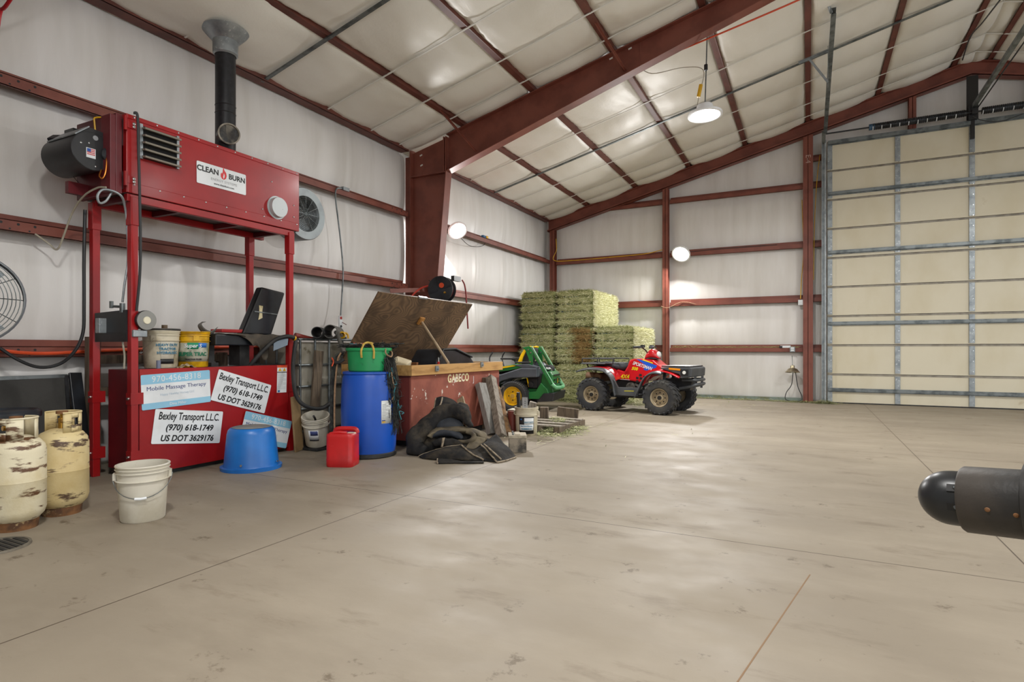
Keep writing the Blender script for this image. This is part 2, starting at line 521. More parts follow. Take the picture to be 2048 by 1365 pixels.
# --- portal frames: tapered columns and rafters
def portal(y, full):
    hw, tf = .085, .014
    # left column: outer flange at X=-6.02, inner flange tapering
    zk = 4.05
    xi0, xi1 = -5.68, -5.30
    mb = MB()
    mb.box(-6.02, -6.006, y - hw, y + hw, .02, 4.62)
    mb.hexa([(xi0, y - hw, .02), (xi0 + tf, y - hw, .02), (xi0 + tf, y + hw, .02), (xi0, y + hw, .02),
             (xi1, y - hw, zk), (xi1 + tf, y - hw, zk), (xi1 + tf, y + hw, zk), (xi1, y + hw, zk)])
    mb.prism([(-6.01, .02), (xi0 + .005, .02), (xi1 + .005, zk), (xi1 + .005, zr(xi1) - .04), (-6.01, zr(-6.01) - .03)], y - .006, y + .006)
    mb.box(-6.1, xi0 + .08, y - .12, y + .12, 0, .02)
    for s in (-1, 1):
        q = sorted((y + s * .006, y + s * hw))
        mb.box(-6.006, xi1, q[0], q[1], zk - .01, zk + .01)
        mb.box(xi1 - .005, xi1 + .012, q[0], q[1], zk, zr(xi1) - .05)
        mb.box(xi1 - .045, xi1 - .028, q[0], q[1], zk, zr(xi1) - .05)
    mb.box(-6.165, -6.01, y - .006, y + .006, .02, 4.42)  # web plate added to block lamp light leaking behind the column
    mb.build('frame_column', M_iron, kind='structure')
    # rafters
    for sgn in (1, -1):
        def X(x): return x if sgn == 1 else 2 * RIDGE - x
        def zb(x): return 4.05 + (x + 5.30) * .3165 if x < .2 else 5.79 + (x - .2) * .02
        mb = MB()
        pts = [-5.28, -3, -1, .2, RIDGE]
        top = [(X(x), zr(x) - .02) for x in pts]; bot = [(X(x), zb(x)) for x in pts]
        mb.prism(top + bot[::-1], y - .006, y + .006)
        for a, b in zip(pts, pts[1:]):
            for (z0, z1, d) in ((zr(a) - .034, zr(b) - .034, 1), (zb(a), zb(b), 1)):
                mb.bar((X(a), y, z0 + .007), (X(b), y, z1 + .007), 2 * hw, .014)
        for xs in (-2.1, -.5):
            mb.bar((X(xs), y - .007, zb(xs)), (X(xs), y - .007, zr(xs) - .03), .008, .012)
        mb.build('frame_rafter', M_iron, kind='structure')
    # right column
    mb = MB().box(11.6, 11.62, y - hw, y + hw, 0, 4.5).box(11.3, 11.314, y - hw, y + hw, 0, 4.2).box(11.31, 11.61, y - .006, y + .006, 0, 4.4)
    mb.build('frame_column', M_iron, kind='structure')
portal(8.1, True); portal(1.98, True)
M_slot = mat('slot_white', '#d9d6cd', .5)
mb = MB()
for (px, py) in ((842, 311), (843, 331), (1222, 117), (1260, 97)):
    p = at(px, py, Y=8.09)
    mb.obox(p, (.05, .004, .022), (0, R(-18), 0))
mb.build('frame_slots', M_slot, kind='structure')
# flange braces
for p0, p1 in (((-4.98, 7.35, zr(-4.98) + .03), (-4.74, 8.06, 4.30)), ((-2.48, 7.2, zr(-2.48) + .03), (-2.3, 8.06, 5.07)), ((.0, 7.3, zr(0) + .02), (.15, 8.06, 5.75))):
    mb = MB().bar(p0, p1, .045, .006, (1, 0, 0)).bar(p0, p1, .006, .045, (1, 0, 0)); mb.build('flange_brace', M_iron, kind='structure')

# --- gable end: rafter, wind posts, corner post
for sgn in (1, -1):
    def X(x): return x if sgn == 1 else 2 * RIDGE - x
    y0, y1 = 13.93, 14.12
    mb = MB()
    a, b = -6.05, RIDGE
    for (dz0, dz1, ya, yb) in ((-.03, -.015, y0, y1), (-.30, -.285, y0, y1), (-.3, -.015, 14.02, 14.03), (-.3, -.255, y0, y0 + .01)):
        P = [(X(a), zr(a) + dz0), (X(b), zr(b) + dz0), (X(b), zr(b) + dz1), (X(a), zr(a) + dz1)]
        mb.prism(P, ya, yb)
    mb.build('gable_rafter', M_iron, kind='structure')
def post(x, z1, w=.15, z0=0.):
    mb = MB()
    mb.box(x - w / 2, x + w / 2, 13.96, 13.972, z0, z1).box(x - w / 2, x + w / 2, 14.12, 14.132, z0, z1).box(x - .005, x + .005, 13.96, 14.13, z0, z1)
    if z0 == 0: mb.box(x - w / 2 - .03, x + w / 2 + .03, 13.9, 14.17, 0, .014)
    return mb.build('wind_post', M_iron, kind='structure')
post(-3.02, zr(-3.02) - .29, .13); post(0.0, zr(0) - .29, .19); post(-5.93, zr(-5.93) - .29, .13)
post(1.86, zr(1.86) - .29, .12, 5.5); post(3.72, zr(3.72) - .29, .14, 5.5); post(5.6, zr(5.6) - .29, .19)
# ================================================================== big sectional door
M_panel = mat('cream_door_panel', '#d2cbb5', .5, c2='#c6bc9f', scale=1.1, stretch=(1, 1, .6), lo=.45, hi=.75, c3='#a58f66', scale3=2.2, lo3=.66, hi3=.82, bump=.05, bscale=30, bstretch=(9, 1, .3))
M_joint = mat('joint_lip', '#8d877c', .5, c2='#6e675c', scale=7)
DX0, DX1, DY = .36, 5.24, 13.95
door = thing('door_1', 'tall cream sectional overhead door in the back wall', None, ((DX0 + DX1) / 2, DY, 0), kind='structure')
SEC = 5.49 / 9
for i in range(9):
    mb = MB().box(DX0, DX1, DY, DY + .05, i * SEC + .012, (i + 1) * SEC - .012)
    mb.mt(1).box(DX0, DX1, DY - .006, DY + .04, (i + 1) * SEC - .03, (i + 1) * SEC - .016).box(DX0, DX1, DY - .004, DY + .04, (i + 1) * SEC - .01, (i + 1) * SEC + .004)
    mb.build('door_section', [M_panel, M_joint], door)
for k in range(5):
    x = DX0 + .05 + k * 1.195
    w = .045
    mb = MB()
    for i in range(9):
        mb.box(x - w, x + w, DY - .016, DY - .002, i * SEC + .03, (i + 1) * SEC - .03)
        mb.box(x - w, x - w + .008, DY - .03, DY - .002, i * SEC + .03, (i + 1) * SEC - .03)
        mb.cyl((x, DY - .025, (i + 1) * SEC - .05), (x, DY - .012, (i + 1) * SEC - .05), .02, n=10)
    mb.mt(1)
    for i in range(27):
        mb.cyl((x + .02, DY - .02, .1 + i * .2), (x + .02, DY - .014, .1 + i * .2), .008, n=8)
    mb.build('door_stile', [M_galv, M_steel], door)
for z, h in ((5.46, .07), (4.39, .05), (3.157, .05), (1.665, .045), (.28, .045)):
    mb = MB().box(DX0 + .02, DX1 - .02, DY - .075, DY - .03, z - h / 2, z + h / 2).box(DX0 + .02, DX1 - .02, DY - .03, DY - .016, z - h / 2 - .018, z + h / 2 + .018)
    mb.build('door_strut', M_galv_dark, door)
MB().box(DX0 - .02, DX1, DY - .01, DY + .05, 0, .022).build('bottom_seal', M_rubber, door)

# tracks: upright angle beside the door and the rail running back under the roof
tr = thing('door_track', 'galvanised door track standing left of the cream overhead door and running back under the roof', 'door track', (.29, 13.85, 0))
mb = MB().box(.255, .262, 13.78, 13.95, 0, 5.5).box(.255, .335, 13.94, 13.95, 0, 5.5).box(.31, .34, 13.80, 13.806, 0, 5.5)
mb.build('upright', M_galv, tr)
p_end = Vector((.30, 9.5, 5.97)); p_sta = Vector((.29, 13.6, 5.62))
rail = MB().bar(p_sta, p_end, .008, .1, (0, 0, 1)).bar(p_sta + Vector((.03, 0, .045)), p_end + Vector((.03, 0, .045)), .06, .008).bar(p_sta + Vector((.03, 0, -.045)), p_end + Vector((.03, 0, -.045)), .06, .008)
rail.bar((.29, 13.83, 5.45), p_sta, .05, .07, (1, 0, 0)).build('overhead_rail', M_galv_dark, tr)
a, b = at(1597, 126, Y=10.75), Vector((.30, 10.75, 5.86)); b.z = a.z + (b.x - a.x) * .25
MB().bar(a, b, .05, .006, (0, 1, 0)).bar(a, b, .006, .05, (0, 1, 0)).build('hanger_arm', M_galv, tr)
MB().bar((.29, 10.78, 5.40), (.29, 10.78, zr(.3)), .04, .008, (1, 0, 0)).build('hanger', M_galv, tr)
c = a.lerp(b, .35)
MB().bar(c, (.29, 10.78, 5.48), .035, .008, (0, 1, 0)).build('hanger_brace', M_galv, tr)
MB().bar(p_end + Vector((0, .05, 0)), (.22, 9.4, zr(.25) + .1), .04, .008, (0, 1, 0)).build('hanger', M_galv, tr)

# torsion spring and shaft above the door
ts = thing('torsion_spring', 'long black torsion spring with white marks on the shaft above the overhead door', 'door spring', (2.8, 13.75, 5.55))
zs = 5.62
MB().cyl((.28, 13.78, zs), (5.3, 13.78, zs), .016, n=10).build('shaft', M_cable, ts)
for x0, x1 in ((1.16, 2.68), (2.92, 4.5)):
    n = int((x1 - x0) / .03)
    mb = MB().cyl((x0, 13.78, zs), (x1, 13.78, zs), .058, n=20)
    for i in range(n): mb.lathe([(.056, 0), (.066, .008), (.066, .018), (.056, .026)], (x0 + i * .03, 13.78, zs), (1, 0, 0), 16)
    mb.mt(1)
    for i in range(0, n, 5): mb.lathe([(.0665, 0), (.068, .006), (.0665, .012)], (x0 + i * .03, 13.78, zs), (1, 0, 0), 16, a0=.2, a1=3.4)
    mb.build('coil', [M_plastic_black, M_white], ts)
MB().cyl((1.10, 13.78, zs), (1.2, 13.78, zs), .062, n=18).build('winding_cone', mat('blue_cone', '#2b4a66', .4), ts)
MB().box(2.73, 2.87, 13.8, 13.93, zs - .12, zs + .14).box(2.76, 2.84, 13.7, 13.8, zs - .05, zs + .05).build('bracket', M_black, ts)
op = thing('opener_rail', 'galvanised opener rail running from the middle of the door back under the ridge', 'door opener', (2.8, 10, 5.8))
MB().box(2.71, 2.89, 13.9, 13.92, 5.52, 6.36).build('mounting_plate', mat('dark_steel', '#2d2b2a', .5, .4), op)
MB().bar((2.8, 13.85, 5.74), (2.8, 7.2, 5.84), .06, .07).build('rail', M_galv_dark, op)
MB().bar((2.86, 13.85, 5.70), (2.92, 7.2, 5.78), .012, .02).build('chain', M_cable, op)
MB().bar((2.72, 10.4, 5.79), (2.72, 10.4, zr(2.72)), .03, .006, (1, 0, 0)).build('hanger', M_galv, op)
MB().box(2.77, 2.83, 13.87, 13.93, 5.15, 5.52).build('door_arm', M_black, op)
hose('cable', [at(1925, 120, Y=13.6), at(1940, 75, Y=12.6), at(1965, 45, Y=11.6), at(2000, 0, Y=10.2)], .011, M_cable, 'thin grey cable dropping from the roof to the opener plate', 'cable')
hose('cable', [at(1945, 232, Y=13.7), at(1965, 241, Y=13.7), at(2000, 243, Y=13.7), at(2045, 228, Y=13.7)], .008, M_cable, 'black cable looped below the spring right of the door middle', 'cable')

# ================================================================== lamps
def high_bay(label, pos, nrm, r, power, hang=None, group='round high-bay lamps', parts=True):
    pos = Vector(pos); n = Vector(nrm).normalized()
    t = thing('high_bay_lamp', label, 'lamp', pos, group=group)
    MB().lathe([(.02, -.13), (r * .45, -.13), (r * .5, -.06), (r * .62, -.05), (r * .66, -.015), (r * .98, -.01), (r, .005), (r * .98, .02), (r * .86, .022), (r * .84, .004)], pos, n, 40).build('housing', M_lampshell, t)
    MB().lathe([(0, .004), (r * .8, .004), (r * .84, 0.0)], pos, n, 40).build('lens', M_lamp, t)
    ld = bpy.data.lights.new('lamp_light', 'AREA'); ld.shape = 'DISK'; ld.size = r * 1.5; ld.energy = power; ld.color = (1, .985, .96)
    lo = bpy.data.objects.new('lamp_light', ld); COL.objects.link(lo); lo.parent = t
    lo.matrix_local = frame(n * .03, perp(n)[0], -n)
    return t
NT = 'lit round high-bay lamp hanging on a rod under the roof'
t = high_bay(NT, at(1410, 229, X=-1.30), (.03, -.05, -1), .24, LAMP_W)
p = at(1410, 229, X=-1.30)
MB().cyl(p + Vector((0, 0, .12)), (-1.27, p.y + .02, zr(-1.27) + .03), .009, n=8).build('hanging_rod', M_galv_dark, t)
MB().tube([p + Vector((-.07, 0, .04)), p + Vector((-.07, 0, .17)), p + Vector((.07, 0, .17)), p + Vector((.07, 0, .04))], .008, 6).build('hook_bracket', M_steel, t)
MB().tube(smooth_pts([p + Vector((-.12, -.02, .06)), p + Vector((-.07, -.03, .3)), p + Vector((-.02, -.03, .62)), p + Vector((-.3, -.02, .72)), p + Vector((-.75, 0, .74)), p + Vector((-1.0, .1, zr(-2.3) - p.z))], 6), .006, 6).build('power_cord', M_clear, t)
MB().cyl(p + Vector((-.085, -.03, .25)), p + Vector((-.05, -.03, .42)), .026, n=10).build('plug', M_yellow, t)
MB().cyl(p + Vector((.012, 0, .62)), p + Vector((.012, 0, .7)), .026, n=10).build('clamp', M_black, t)

p = at(915, 461, X=-5.80)
t = high_bay('lit round high-bay lamp tilted on the left wall beside the red column', p, (.62, -.42, -.66), .185, LAMP_W * 1.0)
MB().tube(smooth_pts([p + Vector((-.02, .1, -.1)), at(940, 492, X=-6.02), at(965, 492, X=-6.05), at(975, 478, X=-6.06)], 6), .006, 6).build('power_cord', M_cable, t)
MB().bar(p + Vector((-.06, .06, .07)), (-6.05, p.y + .15, 3.45), .04, .01).build('mount', M_galv, t)
MB().obox(at(968, 474, X=-6.03), (.05, .16, .045), (0, 0, .1)).mt(1).obox(at(973, 475, X=-6.02), (.05, .07, .05)).build('wire_connector', [mat('blue_plastic', '#2f5d86', .4), M_yellow], label='blue and yellow wire connector lying on the left wall girt beside the lamp', cat='connector', loc=at(968, 474, X=-6.03))

p = at(1362, 508, Y=13.72)
t = high_bay('lit round high-bay lamp on the back wall beside the second wind post', p, (-.10, -.72, -.6), .215, LAMP_W * 1.0)
MB().bar(p + Vector((.02, .09, .07)), (p.x + .05, 14.1, 3.40), .04, .01).build('mount', M_galv, t)
MB().tube(smooth_pts([p + Vector((.1, .08, .05)), p + Vector((.3, .3, .08)), (p.x + .8, 14.04, 3.43), (p.x + 2., 14.04, 3.425)], 6), .006, 6).build('power_cord', M_cable, t)

# unseen lamps of the same kind; first inferred from shadows, others added for light
for q in ((2.4, 1.0, 5.0), (-1.3, .7, 4.6), (3.5, 8.4, 5.0), (7.2, 5.0, 4.6)):
    t = high_bay('unseen round high-bay lamp on a rod placed to light the hall', q, (0, 0, -1), .24, LAMP_W)
    MB().cyl(Vector(q) + Vector((0, 0, .12)), (q[0], q[1], zr(q[0]) + .03), .009, n=8).build('hanging_rod', M_galv_dark, t)
# ================================================================== waste oil heater on its stand over the red tank
FX = -5.15
ht = thing('shop_heater', 'long red waste oil heater on four legs over a red tank by the left wall', 'heater', (-5.4, 3.8, 0))
mb = MB().box(-5.78, FX, 2.92, 4.80, 2.47, 3.14)
mb.box(FX - .002, FX + .006, 2.925, 4.795, 2.47, 2.56).box(FX - .002, FX + .006, 2.925, 4.795, 3.10, 3.137)
cab = mb.build('cabinet', M_red, ht, bevel=.006)
mb = MB()
for z, n in ((2.545, 9), (3.12, 10)):
    for i in range(n):
        y = 2.98 + i * (1.78 / (n - 1)); mb.lathe([(0, .006), (.007, .004), (.009, 0)], (FX + .006, y, z), (1, 0, 0), 10)
for y, z in ((4.72, 2.75), (4.4, 2.70), (4.3, 2.62), (4.42, 2.94), (4.72, 2.62)):
    mb.lathe([(0, .006), (.007, .004), (.009, 0)], (FX + .002, y, z), (1, 0, 0), 10)
mb.build('rivets', M_steel, cab)
MB().box(-5.76, -5.18, 2.93, 4.78, 2.462, 2.472).build('bottom_sheet', mat('dark_sheet', '#57534f', .5, .5, c2='#403c39', scale=2), cab)
# louvre
q = [at(281, 252, X=FX), at(353.5, 274, X=FX), at(353.5, 337, X=FX), at(281, 315, X=FX)]
y0, y1 = q[0].y, q[1].y; z1, z0 = (q[0].z + q[1].z) / 2, (q[2].z + q[3].z) / 2
MB().box(FX - .01, FX + .004, y0, y1, z0, z1).build('louvre_opening', mat('dark_opening', '#0c0c0d', .7), cab)
lf = MB().box(FX, FX + .02, y0 - .015, y0 + .01, z0 - .01, z1 + .01).box(FX, FX + .02, y1 - .01, y1 + .012, z0 - .01, z1 + .01).build('louvre_frame', M_galv, cab)
for i in range(5):
    z = z0 + (z1 - z0) * (i + .1) / 4.6
    MB().hexa([(FX + .005, y0, z), (FX + .07, y0, z - .012), (FX + .07, y1, z - .012), (FX + .005, y1, z),
               (FX + .005, y0, z + .012), (FX + .07, y0, z + .004), (FX + .07, y1, z + .004), (FX + .005, y1, z + .012)]).build('louvre_slat', mat('louvre_slat', '#7a7468', .5, .3), cab)
# burner door on the left end
MB().box(-5.76, -5.165, 2.845, 2.895, 2.45, 3.12).box(-5.3, -5.165, 2.80, 2.845, 2.46, 3.1).build('burner_door', M_maroon_shade, ht, bevel=.005)
MB().box(-5.75, -5.2, 2.893, 2.925, 2.5, 3.1).build('door_seal', M_black, ht)
for z in (2.58, 3.05):
    MB().cyl((FX + .015, 2.905, z - .06), (FX + .015, 2.905, z + .06), .014, n=10).box(FX, FX + .01, 2.92, 3.0, z - .03, z + .03).mt(1).lathe([(0, .012), (.012, .008), (.014, 0)], (FX + .01, 2.975, z + .013), (1, 0, 0), 10).lathe([(0, .012), (.012, .008), (.014, 0)], (FX + .01, 2.975, z - .013), (1, 0, 0), 10).build('door_hinge', [M_red, M_steel], ht)
# access cap
p = at(553, 416, X=FX)
MB().lathe([(.125, 0), (.125, .008), (.108, .009), (.107, .05), (.104, .056), (0, .056)], (FX, p.y, p.z), (1, 0, 0), 36).build('access_cap', mat('speckled_zinc', '#b4b9bb', .45, .3, c3='#3a3836', scale3=26, lo3=.64, hi3=.66), ht)
# sign on the cabinet
def rrect(w, h, r, n=5):
    P = []
    for cx, cy, a in ((w / 2 - r, h / 2 - r, 0), (-w / 2 + r, h / 2 - r, 90), (-w / 2 + r, -h / 2 + r, 180), (w / 2 - r, -h / 2 + r, 270)):
        for i in range(n + 1):
            t = R(a + 90 * i / n); P.append((cx + r * math.cos(t), cy + r * math.sin(t)))
    return P
def plate_frame(px, X):
    P = [at(a, b, X=X) for a, b in px]                      # tl, tr, br, bl
    c = sum(P, Vector()) / 4
    r = ((P[1] - P[0]) + (P[2] - P[3])) / 2; u = ((P[0] - P[3]) + (P[1] - P[2])) / 2
    w, h = r.length, u.length
    ang = (math.atan2(r.z, r.y) + math.atan2(u.z, u.y) - PI / 2) / 2
    r = Vector((0, math.cos(ang), math.sin(ang))); u = Vector((0, -math.sin(ang), math.cos(ang)))
    M = Matrix(((0, 0, 1, c.x), (r.y, u.y, 0, c.y), (r.z, u.z, 0, c.z), (0, 0, 0, 1)))
    return M, w, h
M, w, h = plate_frame(((393, 321), (491.5, 350.4), (491.5, 390.6), (393, 365.4)), FX + .003)
sg = MB(M).prism(rrect(w, h, .012), 0, .003, 'z').build('logo_plate', M_white, ht)
T = lambda x, y: M @ Matrix.Translation((x, y, .0035))
text('CLEAN', .072, T(-w * .285, h * .20), M_ink, sg, bold=.0022, sx=1.02)
text('BURN', .072, T(w * .305, h * .17), M_ink, sg, bold=.0022, sx=1.0)
text('ENERGY SYSTEMS', .034, T(.02, -h * .15), mat('grey_ink', '#8d8f92', .5), sg, space=1.1)
text('www.cleanburn.com', .027, T(.02, -h * .34), M_ink, sg, bold=.0004)
fl = [(0, .085), (.012, .05), (.03, .03), (.036, 0), (.028, -.03), (.008, -.045), (-.015, -.042), (-.03, -.022), (-.03, .005), (-.02, .025), (-.018, .01), (-.008, .03), (-.006, .055)]
f2 = [(.004, .02), (.012, 0), (.01, -.02), (.0, -.035), (-.004, -.015), (.001, .0)]
MB(T(.012, h * .17)).prism([(a * 1.0, b * .95) for a, b in fl], 0, .0006, 'z').mt(1).prism(f2, 0, .0012, 'z').build('flame_emblem', [mat('flame_red', '#c9252b', .4), M_white], sg)

# burner
bc = at(185, 303, X=-5.27)
by, bz = bc.y, bc.z
bl = MB().lathe([(0, -.47), (.15, -.47), (.158, -.46), (.158, 0), (.153, .004), (0, .004)], (-5.27, by, bz), (1, 0, 0), 40)
bl.box(-5.73, -5.268, by - .02, 2.86, bz - .09, bz + .135)
bl.hexa([(-5.73, by - .12, bz + .1), (-5.268, by - .12, bz + .1), (-5.268, 2.85, bz + .1), (-5.73, 2.85, bz + .1), (-5.73, by - .02, bz + .19), (-5.268, by - .02, bz + .19), (-5.268, 2.85, bz + .175), (-5.73, 2.85, bz + .175)])
bl = bl.build('blower_housing', M_black, ht)
MB().lathe([(.06, 0), (.065, .03), (.05, .045), (0, .05)], (-5.268, by + .12, bz), (1, 0, 0), 20).build('air_shutter', M_plastic_black, bl)
mb = MB()
for a, b in ((-.09, .045), (-.03, .06), (.02, -.12), (.14, -.03), (.17, .12)):
    mb.lathe([(0, .008), (.007, .006), (.009, 0)], (-5.266, by + a, bz + b), (1, 0, 0), 8)
mb.build('screws', M_steel, bl)
fy, fz = by - .015, bz - .02
mb = MB().box(-5.266, -5.262, fy - .035, fy + .035, fz - .04, fz + .04)
mb.mt(1).box(-5.263, -5.260, fy - .03, fy - .002, fz + .008, fz + .035)
mb.mt(2)
for k in range(4): mb.box(-5.263, -5.260, fy + (.0 if k > 1 else -.03), fy + .03, fz - .015 + k * .014, fz - .008 + k * .014)
mb.build('flag_sticker', [M_white, mat('flag_blue', '#2a4f9a', .5), mat('flag_red', '#c8383b', .5)], bl)
MB(frame(at(122, 285, X=-5.68), (.9, .3, .35), (.3, -.5, .8))).box(-.07, .07, -.05, .05, -.05, .05).build('igniter_box', M_plastic_black, bl, bevel=.005)
MB().box(-5.74, -5.6, by + .02, by + .16, bz + .15, bz + .26).build('transformer', M_black, bl)
MB().hexa([(-5.7, by - .125, bz + .103), (-5.27, by - .125, bz + .103), (-5.27, by - .02, bz + .195), (-5.7, by - .02, bz + .195), (-5.7, by - .13, bz + .11), (-5.27, by - .13, bz + .11), (-5.27, by - .025, bz + .203), (-5.7, by - .025, bz + .203)]).build('edge_strip', M_galv, bl)
MB().lathe([(.02, 0), (.02, .004), (0, .004)], (-5.266, by + .02, bz + .115), (1, 0, 0), 18).build('timer_plug', MATS['grey_ink'], bl)
MB().box(-5.27, -5.2, by + .17, by + .2, bz - .12, bz + .1).build('junction_plate', M_maroon_shade, bl)
MB().tube(smooth_pts([at(136, 300, X=-5.7), at(138, 330, X=-5.6), at(146, 352, X=-5.6), at(163, 372, X=-5.7)], 5), .003, 5).build('thin_wire', M_cable, bl)
MB().obox(at(160, 380, X=-5.6), (.05, .2, .1)).build('control_tray', M_maroon_shade, bl)
hose('copper_line', [at(214, 297, X=-5.25), at(213.5, 320, X=-5.22), at(211, 345, X=-5.21), at(205, 357, X=-5.22), at(199, 352, X=-5.24), at(203, 340, X=-5.26)], .007, M_copper, 'copper fuel line', None, parent=bl)
hose('brass_line', [at(218, 337, X=-5.24), at(224, 341, X=-5.22), at(226, 352, X=-5.22), at(225, 366, X=-5.22)], .006, M_brass, 'brass fuel line', None, parent=bl)
hose('yellow_wire', [at(191, 265, X=-5.4), at(189, 245, X=-5.4), at(190, 236, X=-5.4), at(208, 235, X=-5.4)], .007, M_yellow, 'yellow wire', None, parent=bl)
MB().cyl(at(224, 363, X=-5.22), at(224, 381, X=-5.22), .013, n=10).obox(at(228, 366, X=-5.21), (.04, .05, .035)).build('fuel_fitting', M_steel, bl)

# stand: legs, collars, rails
LEGS = ((-5.18, 2.99), (-5.18, 4.69), (-5.68, 2.95), (-5.68, 4.57))
for x, y in LEGS:
    lg = MB().box(x - .03, x + .03, y - .03, y + .03, 0, 2.42).build('leg', M_red, ht, bevel=.003)
    MB().box(x - .037, x + .037, y - .037, y + .037, 2.2, 2.44).build('collar', M_red, lg, bevel=.003)
    for z in (.20, .70):
        c = MB().box(x - .036, x + .036, y - .036, y + .07 if y < 4 else y + .036, z - .04, z + .06)
        c.mt(1).lathe([(0, .014), (.012, .012), (.014, 0)], (x, y - .036, z + .01), (0, -1, 0), 8)
        c.build('clamp', [M_red, M_steel], lg)
for x in (-5.18, -5.66): MB().box(x - .025, x + .025, 2.93, 4.73, 2.40, 2.462).build('top_rail', M_red, ht, bevel=.003)
for y in (2.97, 3.45, 4.1, 4.6): MB().box(-5.64, -5.2, y - .02, y + .02, 2.41, 2.46).build('cross_rail', M_maroon_shade, ht)
# tank
tk = MB().box(-5.62, -5.172, 3.03, 4.645, .07, .955).build('oil_tank', M_maroon_shade, ht, bevel=.004)
MB().box(-5.172, -5.16, 3.035, 4.655, .045, .962).build('front_panel', M_red, tk, label='bright red front panel')
MB().box(-5.6, -5.22, 3.1, 4.5, .0, .07).build('tank_base', M_rubber, tk)
M, w, h = plate_frame(((554, 731.4), (573, 731.4), (573, 785.6), (554, 785.6)), -5.158)
mb = MB(M).box(-w / 2, w / 2, -h / 2, h / 2, 0, .002).mt(1).box(-w / 2, w / 2, h * .42, h / 2, .001, .003).mt(2)
for sx in (-.22, .24): mb.prism([(w * (sx - .18), h * .29), (w * (sx + .18), h * .29), (w * sx, h * .41)], .001, .003, 'z')
mb.mt(3).box(-w / 2, w / 2, h * .235, h * .265, .001, .003)
for i in range(16): mb.mt(4).box(-w * .42, w * (.42 if i % 4 else .1), h * (.2 - i * .038), h * (.2 - i * .038 + .012), .001, .0025)
mb.mt(5).box(-w * .4, -w * .2, -h * .48, -h * .41, .001, .003)
mb.build('warning_label', [M_white, M_orange, M_yellow, M_ink, mat('pale_ink', '#a9adb0', .5), mat('label_blue', '#2b6fb0', .4)], tk, label='white warning label with an orange top and yellow triangles')

# magnetic signs on the tank
M_sky = mat('sky_blue_sign', '#8fc3dc', .35, c2='#86b9d4', scale=2)
M_navy = mat('navy_ink', '#3f4a7c', .5)
M_paleink = mat('faint_ink', '#b3c4d2', .5)
def sign_board(label, px, X, m, group):
    M, w, h = plate_frame(px, X)
    t = thing('magnetic_sign', label, 'sign', M.translation, group=group)
    MB(M).prism(rrect(w, h, .012), 0, .003, 'z').build('board', m, t)
    return t, M @ Matrix.Translation((0, 0, .0032)), w, h
def massage(label, px, X):
    t, M, w, h = sign_board(label, px, X, M_white, 'blue and white massage signs')
    top = [(-w / 2, h * .22), (w / 2, h * .22)] + [p for p in rrect(w, h, .012) if p[1] > 0]
    MB(M).prism(top, 0, .0006, 'z').prism([(w / 2, -h * .32), (-w / 2, -h * .32)] + [p for p in rrect(w, h, .012) if p[1] < 0], 0, .0006, 'z').build('blue_bands', M_sky, t)
    Z = lambda x, y: M @ Matrix.Translation((x, y, .0008))
    text('970-456-8318', h * .25, Z(0, h * .35), M_white, t, sx=1.02, space=1.06)
    text('Mobile Massage Therapy', h * .165, Z(0, h * .085), M_navy, t, sx=1.12)
    text('Happy Healthy Horsey LLC', h * .095, Z(0, -h * .11), M_paleink, t)
    text('Dina Miller', h * .115, Z(0, -h * .405), M_white, t)
def transport(label, px, X):
    t, M, w, h = sign_board(label, px, X, M_white, 'white transport signs')
    Z = lambda x, y: M @ Matrix.Translation((x, y, .0004))
    text('Bexley Transport L.L.C.', h * .31, Z(0, h * .30), M_ink, t, sx=.655, shear=.1, bold=.0018)
    text('(970) 618-1749', h * .25, Z(.01, -h * .03), M_ink, t, sx=.98, shear=.18, bold=.0022)
    text('US DOT 3629176', h * .25, Z(0, -h * .345), M_ink, t, sx=.92, shear=.18, bold=.0022)
massage('blue and white massage sign stuck on the upper left of the red tank', ((280.7, 750.5), (418.4, 741), (421.7, 804.7), (283.6, 820.8)), -5.156)
transport('white transport sign tilted steeply on the upper right of the red tank', ((436.9, 738.7), (543, 771), (527.7, 828), (421.7, 800)), -5.156)
transport('white transport sign nearly level low on the red tank', ((310.9, 819.3), (446.3, 823), (438.4, 885.8), (301.2, 889.6)), -5.156)
massage('blue and white massage sign half hidden behind the upturned blue tub', ((491, 823.7), (584, 842), (571, 898.4), (478, 880)), -5.138)

# flue
fp = at(451, 200, X=-5.5); fx, fy = -5.5, fp.y
zt = zr(fx) - .15
fl = thing('flue_pipe', 'black stove pipe rising from the red heater to a galvanised roof cone', 'flue pipe', (fx, fy, 3.14))
mb = MB().lathe([(.1, 3.14), (.1, zt - .16)], (fx, fy, 0), (0, 0, 1), 32)
for z in (3.62, 3.7): mb.lathe([(.1, 0), (.104, .006), (.1, .012)], (fx, fy, z), (0, 0, 1), 32)
mb.build('pipe', mat('stove_pipe_black', '#1c1d20', .42, .2, c2='#26262a', scale=20, bump=.05), fl)
tp = Vector((fx, fy, 3.38)); td = (Vector((0, 0, CAMH)) - tp); td.z = 0; td = (td.normalized() + Vector((.12, .12, -.12))).normalized()
tee = MB().cyl(tp, tp + td * .2, .096, n=28).build('tee', M_black, fl)
MB().lathe([(.098, .185), (.106, .195), (.106, .215), (.092, .218), (.09, .2), (0, .2)], tp, td, 28).build('tee_cap', mat('sooty_cap', '#8f887a', .5, .3, c2='#5c554b', scale=9), fl)
MB().lathe([(.105, zt - .235), (.122, zt - .22), (.125, zt - .085), (.112, zt - .06)], (fx, fy, 0), (0, 0, 1), 32).build('storm_collar', M_galv, fl)
